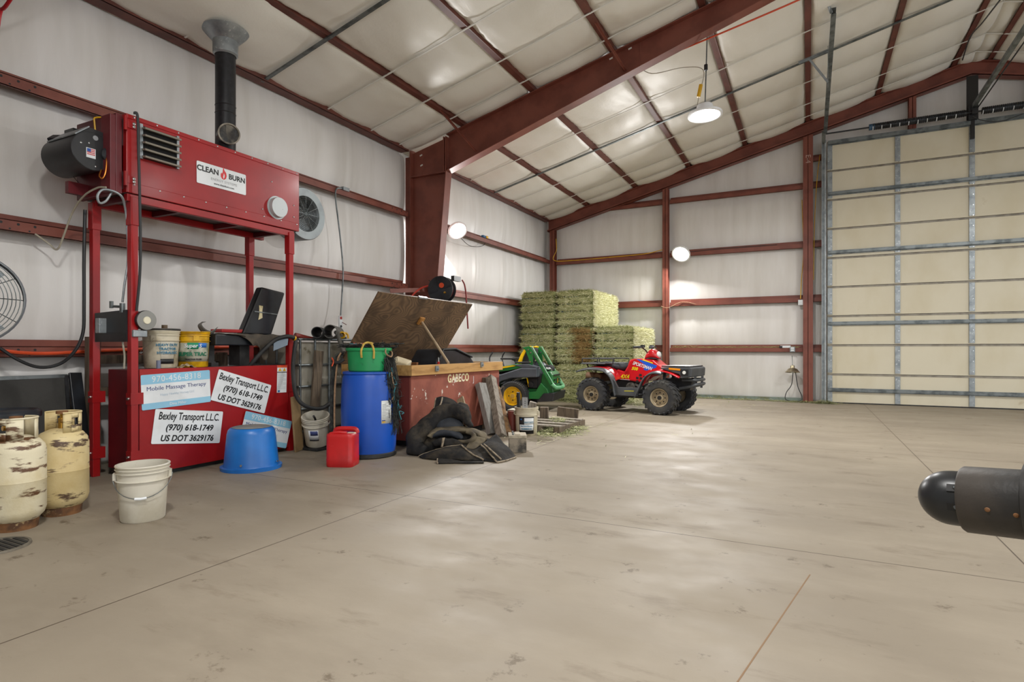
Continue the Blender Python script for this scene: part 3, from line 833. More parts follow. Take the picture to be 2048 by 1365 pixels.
MB().lathe([(.118, zt - .09), (.14, zt - .075), (.23, zt + .025), (.225, zt + .03), (.11, zt + .03)], (fx, fy, 0), (0, 0, 1), 40).build('roof_cone', M_galv, fl)

# exhaust fan on the wall behind the heater
p = at(611, 428, X=-5.86)
ef = thing('exhaust_fan', 'round grey exhaust fan with a wire guard on the left wall behind the heater', 'fan', (-6.1, p.y, p.z))
MB().lathe([(.24, 0), (.335, 0), (.34, .285), (.33, .3), (.23, .3), (.22, .26)], (-6.15, p.y, p.z), (1, 0, 0), 48).build('housing', mat('grey_fan_paint', '#9aa3a6', .4, .3, c2='#878f92', scale=4), ef)
MB().lathe([(0, .02), (.25, .02)], (-6.15, p.y, p.z), (1, 0, 0), 24).build('back_shutter', mat('fan_dark', '#4a4b48', .6), ef)
mb = MB()
for i in range(1, 11):
    r = .022 * i + .01
    mb.tube([(-5.85, p.y + r * math.cos(2 * PI * k / 32), p.z + r * math.sin(2 * PI * k / 32)) for k in range(32)], .0035, 4, closed=True)
for k in range(6):
    a = PI * k / 6; mb.bar((-5.853, p.y - .25 * math.cos(a), p.z - .25 * math.sin(a)), (-5.853, p.y + .25 * math.cos(a), p.z + .25 * math.sin(a)), .005)
mb.build('wire_guard', M_galv_dark, ef)
for k in range(4):
    a = PI / 2 * k + .4
    u = Vector((0, math.cos(a), math.sin(a))); w = Vector((0, -math.sin(a), math.cos(a)))
    c0 = Vector((-5.97, p.y, p.z))
    MB().hexa([c0 + u * .03 - w * .03 + Vector((-.02, 0, 0)), c0 + u * .22 - w * .07 + Vector((-.04, 0, 0)), c0 + u * .23 + w * .07 + Vector((.03, 0, 0)), c0 + u * .03 + w * .03 + Vector((.02, 0, 0)),
               c0 + u * .03 - w * .03 + Vector((-.015, 0, 0)), c0 + u * .22 - w * .07 + Vector((-.035, 0, 0)), c0 + u * .23 + w * .07 + Vector((.035, 0, 0)), c0 + u * .03 + w * .03 + Vector((.025, 0, 0))]).build('blade', M_galv, ef)
MB().cyl((-6.08, p.y, p.z), (-5.93, p.y, p.z), .05, n=20).build('motor', M_black, ef)

# oil pump hung between the left legs
pm = thing('oil_pump', 'black oil pump bracket with a round motor between the left legs of the red stand', 'pump', (-5.4, 2.96, 1.3))
MB().hexa([(-5.63, 2.925, 1.20), (-5.2, 2.95, 1.20), (-5.2, 2.96, 1.20), (-5.63, 2.935, 1.20), (-5.63, 2.925, 1.455), (-5.2, 2.95, 1.475), (-5.2, 2.96, 1.475), (-5.63, 2.935, 1.455)]).build('mounting_plate', M_black, pm)
mc = at(289, 641, X=-5.12)
mo = MB().lathe([(0, -.42), (.075, -.42), (.078, 0), (.086, .002), (.086, .02), (.08, .026), (0, .026)], (-5.13, mc.y + .01, mc.z), (1, 0, -.03), 32).build('motor', M_black, pm)
MB().lathe([(.083, .018), (.083, .029), (0, .03)], (-5.13, mc.y + .01, mc.z), (1, 0, -.03), 32).build('end_bell', mat('grey_casting', '#8c8c88', .5, .5), mo, label='grey end cap')
MB().lathe([(.033, .03), (.03, .036), (0, .036)], (-5.13, mc.y + .01, mc.z), (1, 0, -.03), 20).build('cap_button', mat('cream_button', '#dcd6bd', .5), mo)
MB().obox((-5.19, mc.y - .03, mc.z - .115), (.13, .12, .06)).build('capacitor_box', M_galv, pm, bevel=.006)
MB().obox(at(203, 652, X=-5.5), (.06, .07, .13)).build('junction_box', M_galv, pm, bevel=.004)
vv = at(245, 614, X=-5.27)
MB().cyl(vv + Vector((0, 0, -.05)), vv + Vector((0, 0, .03)), .022, n=12).cyl(vv, vv + Vector((-.09, -.02, .005)), .011, n=8).obox(vv + Vector((-.11, -.03, .02)), (.03, .02, .06)).build('valve', M_galv_dark, pm)
hose('drain_tube', [at(243, 672, X=-5.3), at(246, 690, X=-5.28), at(249, 712, X=-5.28), at(248, 738, X=-5.28)], .008, M_clear, 'pale drain tube', None, parent=pm)

# cables and tubes around the stand
hose('cable', [at(267, 226, X=-5.1), at(275, 232, X=-5.09), at(277, 300, X=-5.09), at(280, 420, X=-5.08), at(281, 500, X=-5.09), at(279, 560, X=-5.11), at(273, 622, X=-5.13)], .011, M_cable, 'dark grey cable hanging down the front of the red heater', 'cable')
hose('cable', [at(170, 420, X=-5.72), at(168, 520, X=-5.73), at(168, 610, X=-5.73), at(166, 665, X=-5.74), at(150, 702, X=-5.78), at(120, 728, X=-5.86), at(80, 735, X=-5.9), at(40, 722, X=-5.9), at(0, 697, X=-5.9)], .014, M_cable, 'thick black cable hanging behind the left leg and looping along the wall', 'cable')
hose('tubing', [at(212, 375, X=-5.2), at(195, 376, X=-5.3), at(168, 392, X=-5.5), at(145, 425, X=-5.7), at(128, 470, X=-5.82), at(118, 495, X=-5.88), at(110, 499, X=-5.93), at(98, 488, X=-5.97), at(70, 468, X=-5.99)], .008, M_clear, 'clear tube drooping from the burner to the second girt', 'tube')
hose('tubing', [at(224, 384, X=-5.2), at(212, 402, X=-5.2), at(199, 406, X=-5.2), at(195, 392, X=-5.19), at(205, 380, X=-5.18), at(225, 382, X=-5.17), at(243, 393, X=-5.16), at(250, 415, X=-5.2), at(254, 450, X=-5.22), at(256, 520, X=-5.22), at(249, 570, X=-5.24), at(245, 605, X=-5.27)], .0095, M_galv, 'grey fuel line looping under the burner and down the front left leg', 'tube')

# ------------------------------------------------------------------ things standing on the tank
def bucket(label, loc, rt, rb, h, m, rz=0., handle=.9, group=None, tilt=None, name='plastic_bucket', hm=None, hdir=1, lid=None, parent_only=False):
    t = thing(name, label, 'bucket', loc, rz, group)
    if tilt: t.rotation_euler = tilt; WM[t.name] = Matrix.Translation(loc) @ Euler(tilt).to_matrix().to_4x4()
    k = lambda z: rb + (rt - rb) * z / h
    prof = [(0, 0), (rb - .006, 0), (rb, .008)]
    prof += [(k(h * .72), h * .72), (k(h * .72) + .012, h * .725), (k(h * .75) + .012, h * .735), (k(h * .75), h * .74),
             (k(h * .86), h * .86), (k(h * .86) + .009, h * .865), (k(h * .88) + .009, h * .875), (k(h * .88), h * .88),
             (k(h * .92), h * .92), (k(h * .92) + .009, h * .925), (k(h * .94) + .009, h * .935), (k(h * .94), h * .94),
             (rt + .008, h * .985), (rt + .006, h), (rt - .006, h), (rt - .006, h * .985), (rb - .008, .012), (0, .012)]
    MB().lathe(prof, n=48).build('body', m, t, local=True)
    for s in (-1, 1):
        MB().obox((s * (k(h * .8) + .009), 0, h * .8), (.02, .05, .045)).build('ear', m, t, local=True)
    if handle:
        r = k(h * .8) + .022
        P = [(r * math.cos(a), hdir * r * handle * math.sin(a) * .55, h * .8 - r * handle * math.sin(a) * .8) for a in [PI * i / 16 for i in range(17)]]
        if hdir: P = [(x, hdir * max(abs(y), math.sqrt(max(0, (k(h * .6) + .016) ** 2 - x * x)) if abs(x) < r * .98 else 0), z) for x, y, z in P]
        hd = MB().tube(P, .0028, 6).build('handle', hm or M_galv_dark, t, local=True)
        MB().tube(P[7:10], .009, 8).build('grip', M_white, hd, local=True)
    return t
def wrap(t, rb, rt, h, z0, z1, a0, a1, m, name='label', dr=.0015, n=24):
    k = lambda z: rb + (rt - rb) * z / h + dr
    mb = MB().sheet(lambda u, v: (k(z0 + (z1 - z0) * v) * math.cos(a0 + (a1 - a0) * u), k(z0 + (z1 - z0) * v) * math.sin(a0 + (a1 - a0) * u), z0 + (z1 - z0) * v), n, 2)
    return mb.build(name, m, t, local=True, solid=.001)
def wrap_text(t, s, size, z, ang, r, m, bold=0., sx=1., name='lettering', shear=0.):
    """letters bent round an upright cylinder about the thing's own z axis"""
    o = text(s, size, Matrix(), m, None, name=name, bold=bold, sx=sx, shear=shear)
    for v in o.data.vertices:
        a = ang + v.co.x / r; rr = r + v.co.z
        v.co = (rr * math.cos(a), rr * math.sin(a), z + v.co.y)
    o.parent = t; WM[o.name] = WM[t.name]
    return o
M_pail = mat('white_pail', '#cbc6b8', .4, c2='#b9b2a0', scale=4, c3='#7d735f', scale3=6, lo3=.62, hi3=.8)
M_pail_old = mat('dirty_white_pail', '#c9c1ab', .45, c2='#a79c82', scale=5, c3='#5d5140', scale3=5, lo3=.58, hi3=.74)
cang = lambda x, y: math.atan2(-y, -x)      # direction from a spot towards the camera
b = at(322, 700, X=-5.38); wx, wy = -5.38, b.y
t = bucket('dirty white oil pail with a dark lid on the red tank beside the yellow pail', (wx, wy, .962), .152, .135, .345, M_pail_old, rz=-.9, handle=1.0, hm=M_clear, hdir=-1)
MB().lathe([(0, .345), (.158, .345), (.162, .355), (.158, .365), (0, .362)], n=40).build('lid', mat('dark_lid', '#2c2b2a', .6, c2='#4a4640', scale=8), t, local=True)
MB().lathe([(.025, .36), (.025, .40), (0, .40)], (.0, .03, 0), n=14).build('spout_cap', mat('brown_cap', '#5d4a35', .6), t, local=True)
a = cang(wx, wy) + .9 + .35
wrap(t, .135, .152, .345, .04, .245, a - .38, a + .45, mat('old_label', '#c6c0b0', .5, c2='#b3ab97', scale=12))
wrap(t, .135, .152, .345, .04, .085, a - .38, a + .45, M_ink, 'label_band', dr=.003)
tq = mat('teal_ink', '#2b6f8c', .5)
for i, s in enumerate(('HEAVY DUTY', 'TRACTOR', 'HYDRAULIC')): wrap_text(t, s, .033, .212 - i * .036, a + .03, .1535, tq, bold=.0012)
b = at(385, 700, X=-5.38); yx, yy = -5.38, b.y
t = bucket('yellow oil pail with a green and white label on the red tank', (yx, yy, .962), .15, .136, .345, mat('yellow_pail', '#d6a70c', .4, c2='#a97f0a', scale=7, c3='#54431a', scale3=6, lo3=.6, hi3=.74), rz=-.4, handle=0)
a = cang(yx, yy) + .4
wrap(t, .136, .15, .345, .055, .235, a - 1.2, a + 1.3, mat('pail_label', '#b9b7a6', .5, c2='#5f6a50', scale=4, c3='#4a3f30', scale3=6))
wrap(t, .136, .15, .345, .19, .235, a + .35, a + .95, mat('label_sky', '#2f6fc0', .5), 'label_patch', dr=.003)
wrap(t, .136, .15, .345, .175, .237, a - .3, a + .35, mat('label_green', '#1d8a63', .5), 'label_patch', dr=.003)
wrap_text(t, 'Super S', .05, .205, a + .02, .150, M_white, bold=.001, shear=.2)
wrap_text(t, 'SUPER TRAC', .05, .125, a + .02, .1485, mat('green_ink', '#136a4a', .5), bold=.0022, sx=.95)
wrap_text(t, 'TRACTOR FLUID', .02, .075, a + .06, .1475, M_ink, bold=.001)
# little things on the tank
b = at(317, 735, X=-5.22)
MB().cyl((b.x, b.y, .962), (b.x, b.y, 1.035), .018, n=16).build('small_bottle', mat('grey_bottle', '#6d7488', .4), label='small grey cylinder standing before the dirty white pail', cat='bottle', loc=(b.x, b.y, .962))
b = at(372, 735, X=-5.21)
MB().sheet(lambda u, v: (b.x + (v - .5) * .07, b.y + (u - .5) * .16, .964 + .035 * math.sin(PI * u) * (.5 + .5 * math.sin(PI * v)) + .006 * math.sin(u * 17 + v * 9)), 20, 8).build('rag', mat('dirty_rag', '#a8977a', .9, c2='#6f6047', scale=20), label='dirty tan rag lying before the yellow pail on the tank', cat='rag', loc=(b.x, b.y, .962), solid=.003, offset=1)
# dark bin and stand at the right end of the tank
bx = thing('black_tray', 'black tray standing on a dark post on the right end of the red tank', 'tray', (-5.42, 4.15, .962))
yb0, yb1 = at(431, 680, X=-5.26).y, at(556, 680, X=-5.26).y
MB().box(-5.58, -5.26, yb0, yb1, 1.175, 1.285).build('tray', M_plastic_black, bx, bevel=.01)
MB().box(-5.52, -5.35, yb1 - .42, yb1 - .3, .962, 1.18).build('post', M_rubber, bx)
MB().box(-5.55, -5.35, yb0 + .02, yb0 + .1, .962, 1.0).box(-5.52, -5.4, yb0 + .02, yb0 + .09, 1.0, 1.18).build('post', M_rubber, bx)
q = [at(524, 574, X=-5.36), at(571, 586, X=-5.36), at(543.5, 664, X=-5.36), at(484, 664, X=-5.36)]
for p in q: pass
cz = 1.29
q[2].z = cz; q[3].z = cz
mb = MB().hexa([q[3] + Vector((-.10, 0, 0)), q[2] + Vector((-.10, 0, 0)), q[2], q[3], q[0] + Vector((-.1, 0, 0)), q[1] + Vector((-.1, 0, 0)), q[1], q[0]])
bp = mb.build('black_case', mat('scuffed_black_case', '#131416', .28, c2='#23262b', scale=4, c3='#8f866f', scale3=5, lo3=.7, hi3=.72), label='tall scuffed black plastic case leaning on the black tray', cat='case', loc=(-5.4, 4.2, cz), bevel=.02)
o_ = at(521, 625, X=-5.358)
MB(Matrix.Translation(o_)).prism([(-.02, .075), (.03, .07), (.02, .0), (.025, -.06), (-.03, -.085), (-.015, -.02)], 0, .003, 'x').build('torn_sticker', mat('torn_paper', '#c9bd97', .8, c2='#a8986c', scale=14), bp, label='torn cream sticker')
mid0, mid1 = q[0].lerp(q[3], .52), q[1].lerp(q[2], .52)
MB().bar(mid0 + Vector((.004, .03, 0)), mid1 + Vector((.004, -.02, 0)), .012, .012, (1, 0, 0)).build('edge_strip', M_galv_dark, bp)
# draped dark cloth over the tray
M_tarp = mat('dark_brown_cloth', '#3f3931', .85, c2='#544b3f', scale=6, bump=.2, bscale=25)
cy0, cy1 = yb0 + .12, 4.66
def drape(u, v):
    y = cy0 + (cy1 - cy0) * u
    hang = .02 + .26 * math.exp(-((u - .62) / .17) ** 2) + .1 * math.exp(-((u - .3) / .12) ** 2)
    if v < .5:
        return (-5.56 + .31 * v * 2, y, 1.293 + .012 * math.sin(u * 21) * math.sin(v * 9))
    w = (v - .5) * 2
    return (-5.25 + .03 * math.sin(w * 2) + .012 * math.sin(u * 30) * w, y + (.62 - u) * .25 * w, 1.293 - hang * w + .004 * math.sin(u * 25))
MB().sheet(drape, 50, 24).build('cloth', M_tarp, label='dark brown cloth draped over the black tray with a hanging point', cat='cloth', loc=(-5.4, 4.2, 1.29), solid=.004, offset=1)
def curl(u, v):
    P = smooth_pts([at(432, 660, X=-5.32), at(420, 667, X=-5.32), at(410, 664, X=-5.32), at(402, 656, X=-5.32), at(400, 649, X=-5.32), at(408, 644, X=-5.33)], 5)
    p = P[min(len(P) - 1, int(u * (len(P) - 1)))]
    return p + Vector((.0 + .06 * (v - .5), 0, (.06 * (v - .5)) * (1 - u)))
MB().sheet(curl, 25, 3).build('mesh_strip', mat('grey_mesh', '#6f6d68', .6), label='curled grey mesh strip sticking out left of the black tray', cat='strip', loc=at(420, 667, X=-5.32), solid=.003)
MB().box(-5.56, -5.38, at(441, 660, X=-5.4).y, at(490, 660, X=-5.4).y, 1.31, 1.345).build('red_box', M_red, label='flat red box lying on the black tray behind the case', cat='box', bevel=.006, loc=(-5.45, 3.98, 1.31))
hose('suction_hose', [at(500, 732, X=-5.25), at(508, 722, X=-5.22), at(525, 703, X=-5.18), at(548, 682, X=-5.13), at(568, 674, X=-5.1), at(582, 674, X=-5.1), at(591, 680, X=-5.1), at(589, 700, X=-5.08), at(586, 740, X=-5.08), at(592, 790, X=-4.98), at(610, 812, X=-4.9), at(640, 818, X=-4.85), at(662, 806, X=-4.85)], .022, M_rubber, 'thick black hose arching from the red tank over the right leg', 'hose', k=8, n=12)
MB().lathe([(.026, -.01), (.028, 0), (.026, .01)], at(588.5, 677, X=-5.1), (0, 1, -.3), 16).build('hose_tie', M_yellow, label='yellow tie round the black hose at the right leg', cat='tie', loc=at(588, 677, X=-5.1))
mb = MB(frame(at(560, 686, X=-5.12), (0, .9, .35), (1, -.2, .3))).prism([(-.13, -.05), (.06, -.06), (.11, 0), (.1, .05), (-.05, .06)], 0, .012, 'z')
mb.build('metal_bracket', mat('blue_grey_metal', '#5c6873', .3, .5), label='glossy blue grey bracket hanging under the black hose bend', cat='bracket', loc=at(560, 686, X=-5.12), bevel=.003)
# ================================================================== propane tanks
M_tank = mat('rusty_cream_tank', '#d2c9ad', .5, c2='#c0b18a', scale=3, c3='#5a3b22', scale3=5, lo3=.54, hi3=.60, stretch3=(.8, .8, 3), bump=.08)
M_tank2 = mat('rusty_tan_tank', '#cdbb8c', .5, c2='#bda672', scale=3, c3='#4f3a2a', scale3=5.5, lo3=.55, hi3=.61, stretch3=(.8, .8, 3.2), bump=.08)
M_rust = mat('rusted_steel', '#7a5330', .8, c2='#4e3420', scale=9, c3='#a8926a', scale3=6)
def gas_tank(label, loc, rot, m):
    t = thing('propane_tank', label, 'gas tank', loc, rot, 'cream propane tanks')
    rr = .155
    MB().lathe([(0, .03), (.07, .035), (.115, .055), (.145, .09), (rr, .125), (rr, .30), (rr + .002, .305), (rr, .31), (rr, .485), (.147, .525), (.12, .56), (.07, .585), (.03, .59), (0, .59)], n=48).build('body', m, t, local=True)
    MB().lathe([(.118, .06), (.112, .0), (.106, .0), (.108, .06)], n=40).build('foot_ring', M_rust, t, local=True)
    mb = MB()
    # collar: a ring open at the back with a hand hole on each side
    def wall(a0, a1, z0, z1):
        mb.sheet(lambda u, v: (.108 * math.cos(a0 + (a1 - a0) * u), .108 * math.sin(a0 + (a1 - a0) * u), z0 + (z1 - z0) * v), max(2, int((a1 - a0) * 8)), 1)
    for s in (-.2, 2.2):
        wall(s, s + .45, .565, .70); wall(s + .45, s + .95, .565, .615); wall(s + .45, s + .95, .665, .70); wall(s + .95, s + 1.75, .565, .70)
    mb.build('collar', m, t, local=True, solid=.006)
    MB().tube([(.108 * math.cos(-.2 + 4.1 * i / 30), .108 * math.sin(-.2 + 4.1 * i / 30), .70) for i in range(31)], .007, 6).build('collar_rim', m, t, local=True)
    MB().cyl((0, 0, .585), (0, 0, .66), .022, n=14).cyl((0, 0, .64), (.07, 0, .64), .016, n=12).cyl((0, 0, .66), (0, 0, .69), .012, n=10).mt(1).lathe([(0, .69), (.035, .69), (.035, .71), (0, .71)], n=14).build('valve', [M_brass, M_rust], t, local=True)
    return t
c2 = at(124, 1035, Z=0); d2 = Vector((c2.x, c2.y, 0)).normalized(); g2 = c2 + d2 * .13
c1 = at(32, 1066, Z=0); d1 = Vector((c1.x, c1.y, 0)).normalized(); g1 = c1 + d1 * .13
gas_tank('rusty white propane tank nearest the left edge of the picture', (g1.x, g1.y, 0), -1.6, M_tank)
gas_tank('rusty tan propane tank standing between the white one and the red stand', (g2.x, g2.y, 0), -.2, M_tank2)

# black lidded can behind them
p = at(6, 818, X=-4.98)
t = thing('trash_can', 'black lidded can behind the rusty white propane tank', 'can', (p.x, p.y, 0))
MB().lathe([(0, 0), (.17, 0), (.19, .68), (.18, .68), (0, .67)], n=40).build('body', M_rubber, t, local=True)
MB().lathe([(.19, .66), (.212, .665), (.212, .70), (.195, .715), (.18, .70), (0, .695)], n=40).build('lid', M_plastic_black, t, local=True)

# dark mesh panel leaning against the wall
t = thing('mesh_screen', 'dark grey mesh screen leaning on the wall behind the propane tanks', 'panel', (-5.9, 2.5, 0))
MB().hexa([(-5.86, 1.75, .0), (-5.86, 2.86, .0), (-5.9, 2.86, .0), (-5.9, 1.75, .0), (-5.96, 1.75, .88), (-5.96, 2.86, .88), (-5.99, 2.86, .88), (-5.99, 1.75, .88)]).build('screen', mat('dark_screen', '#3a3936', .7, c2='#2f2e2b', scale=3, bump=.3, bscale=220), t)
for y in (2.86, 1.73): MB().bar((-5.865, y, 0), (-5.97, y, .9), .03, .03).build('edge_frame', M_black, t)
MB().bar((-5.97, 1.72, .895), (-5.97, 2.87, .895), .03, .03).build('edge_frame', M_galv_dark, t)
MB().bar((-5.7, 2.90, 0), (-5.96, 2.93, .92), .10, .03, (1, 0, .2)).build('black_board', M_plastic_black, label='narrow black board leaning beside the dark mesh panel', cat='board', bevel=.004, loc=(-5.75, 2.91, 0))

# drum fan at the very left
fc = Vector((-4.97, 1.79, 1.475)); fd = Vector((1, -.36, .05)).normalized()
t = thing('pedestal_fan', 'round grey fan with wire guard cut off by the left edge of the picture', 'fan', (fc.x - .1, fc.y, 0))
u, w = perp(fd)
mb = MB()
for i in range(3, 15):
    r = .305 * i / 14
    mb.tube([fc + fd * (.08 * math.sqrt(max(0, 1 - (r / .32) ** 2))) + (u * math.cos(2 * PI * k / 40) + w * math.sin(2 * PI * k / 40)) * r for k in range(40)], .003, 4, closed=True)
for k in range(12):
    a = 2 * PI * k / 12; mb.tube([fc + fd * .085 + (u * math.cos(a) + w * math.sin(a)) * .05, fc + fd * .065 + (u * math.cos(a) + w * math.sin(a)) * .2, fc + (u * math.cos(a) + w * math.sin(a)) * .305], .003, 4)
mb.build('wire_guard', M_galv_dark, t)
MB().lathe([(.305, -.09), (.315, -.09), (.318, .01), (.305, .01)], fc, fd, 48).build('housing', mat('grey_fan_rim', '#55565a', .45, .4), t)
for k in range(3):
    a = 2 * PI * k / 3; e = (u * math.cos(a) + w * math.sin(a)); f = (w * math.cos(a) - u * math.sin(a)); c0 = fc - fd * .04
    MB().hexa([c0 + e * .04 - f * .03, c0 + e * .26 - f * .09 - fd * .02, c0 + e * .27 + f * .08 + fd * .03, c0 + e * .04 + f * .03,
               c0 + e * .04 - f * .03 + fd * .004, c0 + e * .26 - f * .09 - fd * .016, c0 + e * .27 + f * .08 + fd * .034, c0 + e * .04 + f * .03 + fd * .004]).build('blade', M_galv, t)
MB().cyl(fc - fd * .16, fc - fd * .02, .06, n=20).build('motor', M_black, t)
fp_ = Vector((-5.44, 1.72, 0))
MB().tube([(fp_.x, fp_.y, .03), (fp_.x, fp_.y, 1.475), tuple(fc - fd * .14)], .02, 12).build('pole', M_galv_dark, t)
MB().lathe([(0, 0), (.18, 0), (.175, .025), (.03, .05), (0, .05)], fp_, (0, 0, 1), 32).build('base', M_black, t)

# round dark plate with darker slats, flat on the floor
c = at(-12, 1096, Z=0)
t = thing('slotted_plate', 'round dark slotted plate lying on the floor before the propane tanks', 'drain cover', (c.x, c.y, 0))
MB().lathe([(0, .004), (.155, .004), (.155, .012), (.168, .012), (.17, .001)], n=48).build('plate', mat('dark_grey_brown', '#5c564c', .7, c2='#6f685b', scale=8), t, local=True)
for k in range(-4, 5):
    l = math.sqrt(.15 ** 2 - (k * .032) ** 2)
    MB().box(-l, l, k * .032 - .009, k * .032 + .009, .004, .0095).build('slat', M_rubber, t, local=True)

# ================================================================== buckets and tubs on the floor
c = at(286, 1047, Z=0); d = c.normalized(); d.z = 0; d.normalize()
p = c + d * .125
bucket('empty white bucket on the floor before the red oil tank', (p.x, p.y, 0), .153, .13, .37, M_pail, rz=.95, handle=.95, hdir=-1)
# upturned blue tub
c = at(503, 947, Z=0); d = c.copy(); d.z = 0; d.normalize(); p = c + d * .265
M_tub = mat('blue_tub_plastic', '#1a6fc0', .35, c2='#175ea8', scale=1.5, c3='#7fb0d8', scale3=4, lo3=.72, hi3=.95, bump=.04, bscale=8)
t = thing('feed_tub', 'blue plastic tub turned upside down before the red oil tank', 'tub', (p.x, p.y, 0), .47)
MB().lathe([(.25, 0), (.272, 0), (.274, .03), (.25, .034), (.243, .05), (.215, .33), (.205, .37), (.185, .39), (.15, .395), (.0, .392)], n=64, sx=1.0).build('body', M_tub, t, local=True)
MB().lathe([(.175, .394), (.16, .3985), (0, .398)], n=48).build('dusty_bottom', mat('dusty_bottom', '#8b8781', .8, c2='#6c757d', scale=5), t, local=True, label='dusty grey bottom facing up')
for s in (-1, 1): MB().cyl((.252 * math.cos(s * .7 - .8), .252 * math.sin(s * .7 - .8), .07), (.262 * math.cos(s * .7 - .8), .262 * math.sin(s * .7 - .8), .07), .01, n=10).build('rope_hole', M_steel, t, local=True)
# red fuel can
M_can = mat('red_can_plastic', '#c01d20', .4, c2='#a5181b', scale=3, c3='#d9615e', scale3=9, lo3=.62, hi3=.8, bump=.04)
c = at(690, 937, Z=0)
t = thing('fuel_can', 'red plastic fuel can standing before the blue drum', 'fuel can', (c.x - .12, c.y + .10, 0), 0)
rzc = .38
t.rotation_euler = (0, 0, rzc); WM[t.name] = Matrix.Translation(t.location) @ Matrix.Rotation(rzc, 4, 'Z')
def can_prof(z, k):
    return [(x * k, y * k, z) for x, y in rrect(.27, .235, .045, 4)]
mb = MB(); rings = [can_prof(z, k) for z, k in ((0, .95), (.012, .99), (.075, 1), (.08, .985), (.27, .985), (.29, .99), (.31, .97), (.318, .93))]
n = len(rings[0]); vs = [p for r in rings for p in r]
fs = [(i * n + k, i * n + (k + 1) % n, (i + 1) * n + (k + 1) % n, (i + 1) * n + k) for i in range(len(rings) - 1) for k in range(n)] + [tuple((len(rings) - 1) * n + k for k in range(n)), tuple(range(n))[::-1]]
mb.add(vs, fs, True); mb.build('body', M_can, t, local=True)
MB().tube(smooth_pts([(-.10, .05, .31), (-.08, .05, .345), (.03, .05, .352), (.11, .05, .345), (.125, .05, .31)], 4), .024, 10).build('handle', M_can, t, local=True)
MB().box(.05, .13, -.03, .02, .305, .325).build('cap', M_pail, t, local=True, bevel=.01, label='pale spout cap')
mb = MB()
MB().tube(smooth_pts([(-.1, -.07, .315), (-.02, -.07, .33), (.06, -.06, .325)], 4), .016, 8).build('shoulder_rib', M_can, t, local=True)

# blue drum with green tub and netting
c = at(738, 920, Z=0); d = c.copy(); d.z = 0; d.normalize(); dp = c + d * .285
DR = .288
M_drum = mat('blue_drum_plastic', '#1450b4', .35, c2='#11469f', scale=1.2, bump=.03, bscale=12)
t = thing('plastic_drum', 'tall blue plastic drum beside the wooden chest with a green tub on top', 'drum', (dp.x, dp.y, 0), 0)
MB().lathe([(0, .03), (DR - .03, .03), (DR - .012, .045), (DR - .004, .10), (DR, .22), (DR + .004, .45), (DR, .70), (DR - .012, .83), (DR - .024, .868), (DR - .012, .876), (DR - .012, .895), (DR - .03, .9), (DR - .045, .885), (0, .875)], n=64).build('body', M_drum, t, local=True)
MB().lathe([(0, 0), (DR - .012, 0), (DR + .002, .01), (DR + .002, .04), (DR - .012, .05)], n=64).build('base_ring', M_rubber, t, local=True)
la = math.atan2(-dp.y, -dp.x) + .62
wrap(t, DR + .003, DR + .003, 1, .36, .60, la - .18, la + .26, mat('drum_label', '#d9dcd9', .5, c2='#c5c9c8', scale=7))
wrap(t, DR + .003, DR + .003, 1, .372, .384, la - .16, la - .02, M_yellow, 'label_mark', dr=.003); wrap(t, DR + .003, DR + .003, 1, .386, .398, la - .16, la - .02, M_navy, 'label_mark', dr=.003)
for i in range(12): wrap(t, DR + .003, DR + .003, 1, .42 + i * .0125, .425 + i * .0125, la - .14, la + .2 - .1 * (i % 3), MATS['pale_ink'], 'label_line', dr=.0028, n=8)
gz = .90
M_green = mat('green_tub_plastic', '#1f9a5a', .4, c2='#1b8a50', scale=2, c3='#157345', scale3=5)
gx, gy = dp.x + .0, dp.y
t = thing('muck_tub', 'green plastic tub with yellow rope handles standing on the blue drum', 'tub', (gx, gy, gz), 0)
MB().lathe([(0, 0), (.205, 0), (.215, .01), (.226, .215), (.24, .22), (.242, .245), (.23, .25), (.222, .24), (.208, .02), (0, .015)], n=56).build('body', M_green, t, local=True)
ga = math.atan2(-gy, -gx) - .06
for s, m in ((0, 1), (PI, 1)):
    pts = []
    for da, dz, rr in ((-.26, .15, .236), (-.26, .18, .246), (-.25, .225, .252), (-.2, .285, .21), (0, .305, .175), (.2, .285, .2), (.25, .225, .252), (.26, .18, .246), (.26, .14, .236)):
        pts.append((rr * math.cos(ga + s + da), rr * math.sin(ga + s + da), dz))
    MB().tube(smooth_pts(pts, 5), .011, 8).build('rope_handle', mat('yellow_rope', '#c5a74f', .8, c2='#a98c3c', scale=40), t, local=True)
# netting bundle hanging right of the tub
M_net = mat('black_netting', '#1d1e1d', .85, c2='#3a3c38', scale=25)
M_tealrope = mat('teal_twine', '#2d6a73', .7)
M_tan = mat('tan_rope', '#9a7b5e', .8, c2='#7d6148', scale=30)
base = [Vector((gx + .0, gy + .10, 1.17)), at(768, 700, X=-4.08), at(776, 722, X=-3.98), at(782, 760, X=-3.93), at(786, 800, X=-3.93), at(788, 840, X=-3.93), at(786, 868, X=-3.94)]
t = thing('netting', 'tangle of black netting hanging between the blue drum and the wooden chest', 'netting', base[0])
rnd = random.Random(3)
mb = MB()
for i in range(170):
    o = Vector((rnd.gauss(0, .018), rnd.gauss(0, .03), 0)); k = rnd.randint(4, 7)
    pts = [p + o * (.7 + .5 * j / 6) + Vector((rnd.gauss(0, .014), rnd.gauss(0, .022), rnd.gauss(0, .012))) for j, p in enumerate(base[:k])]
    mb.tube(smooth_pts(pts, 3), .0025 + .002 * rnd.random(), 4)
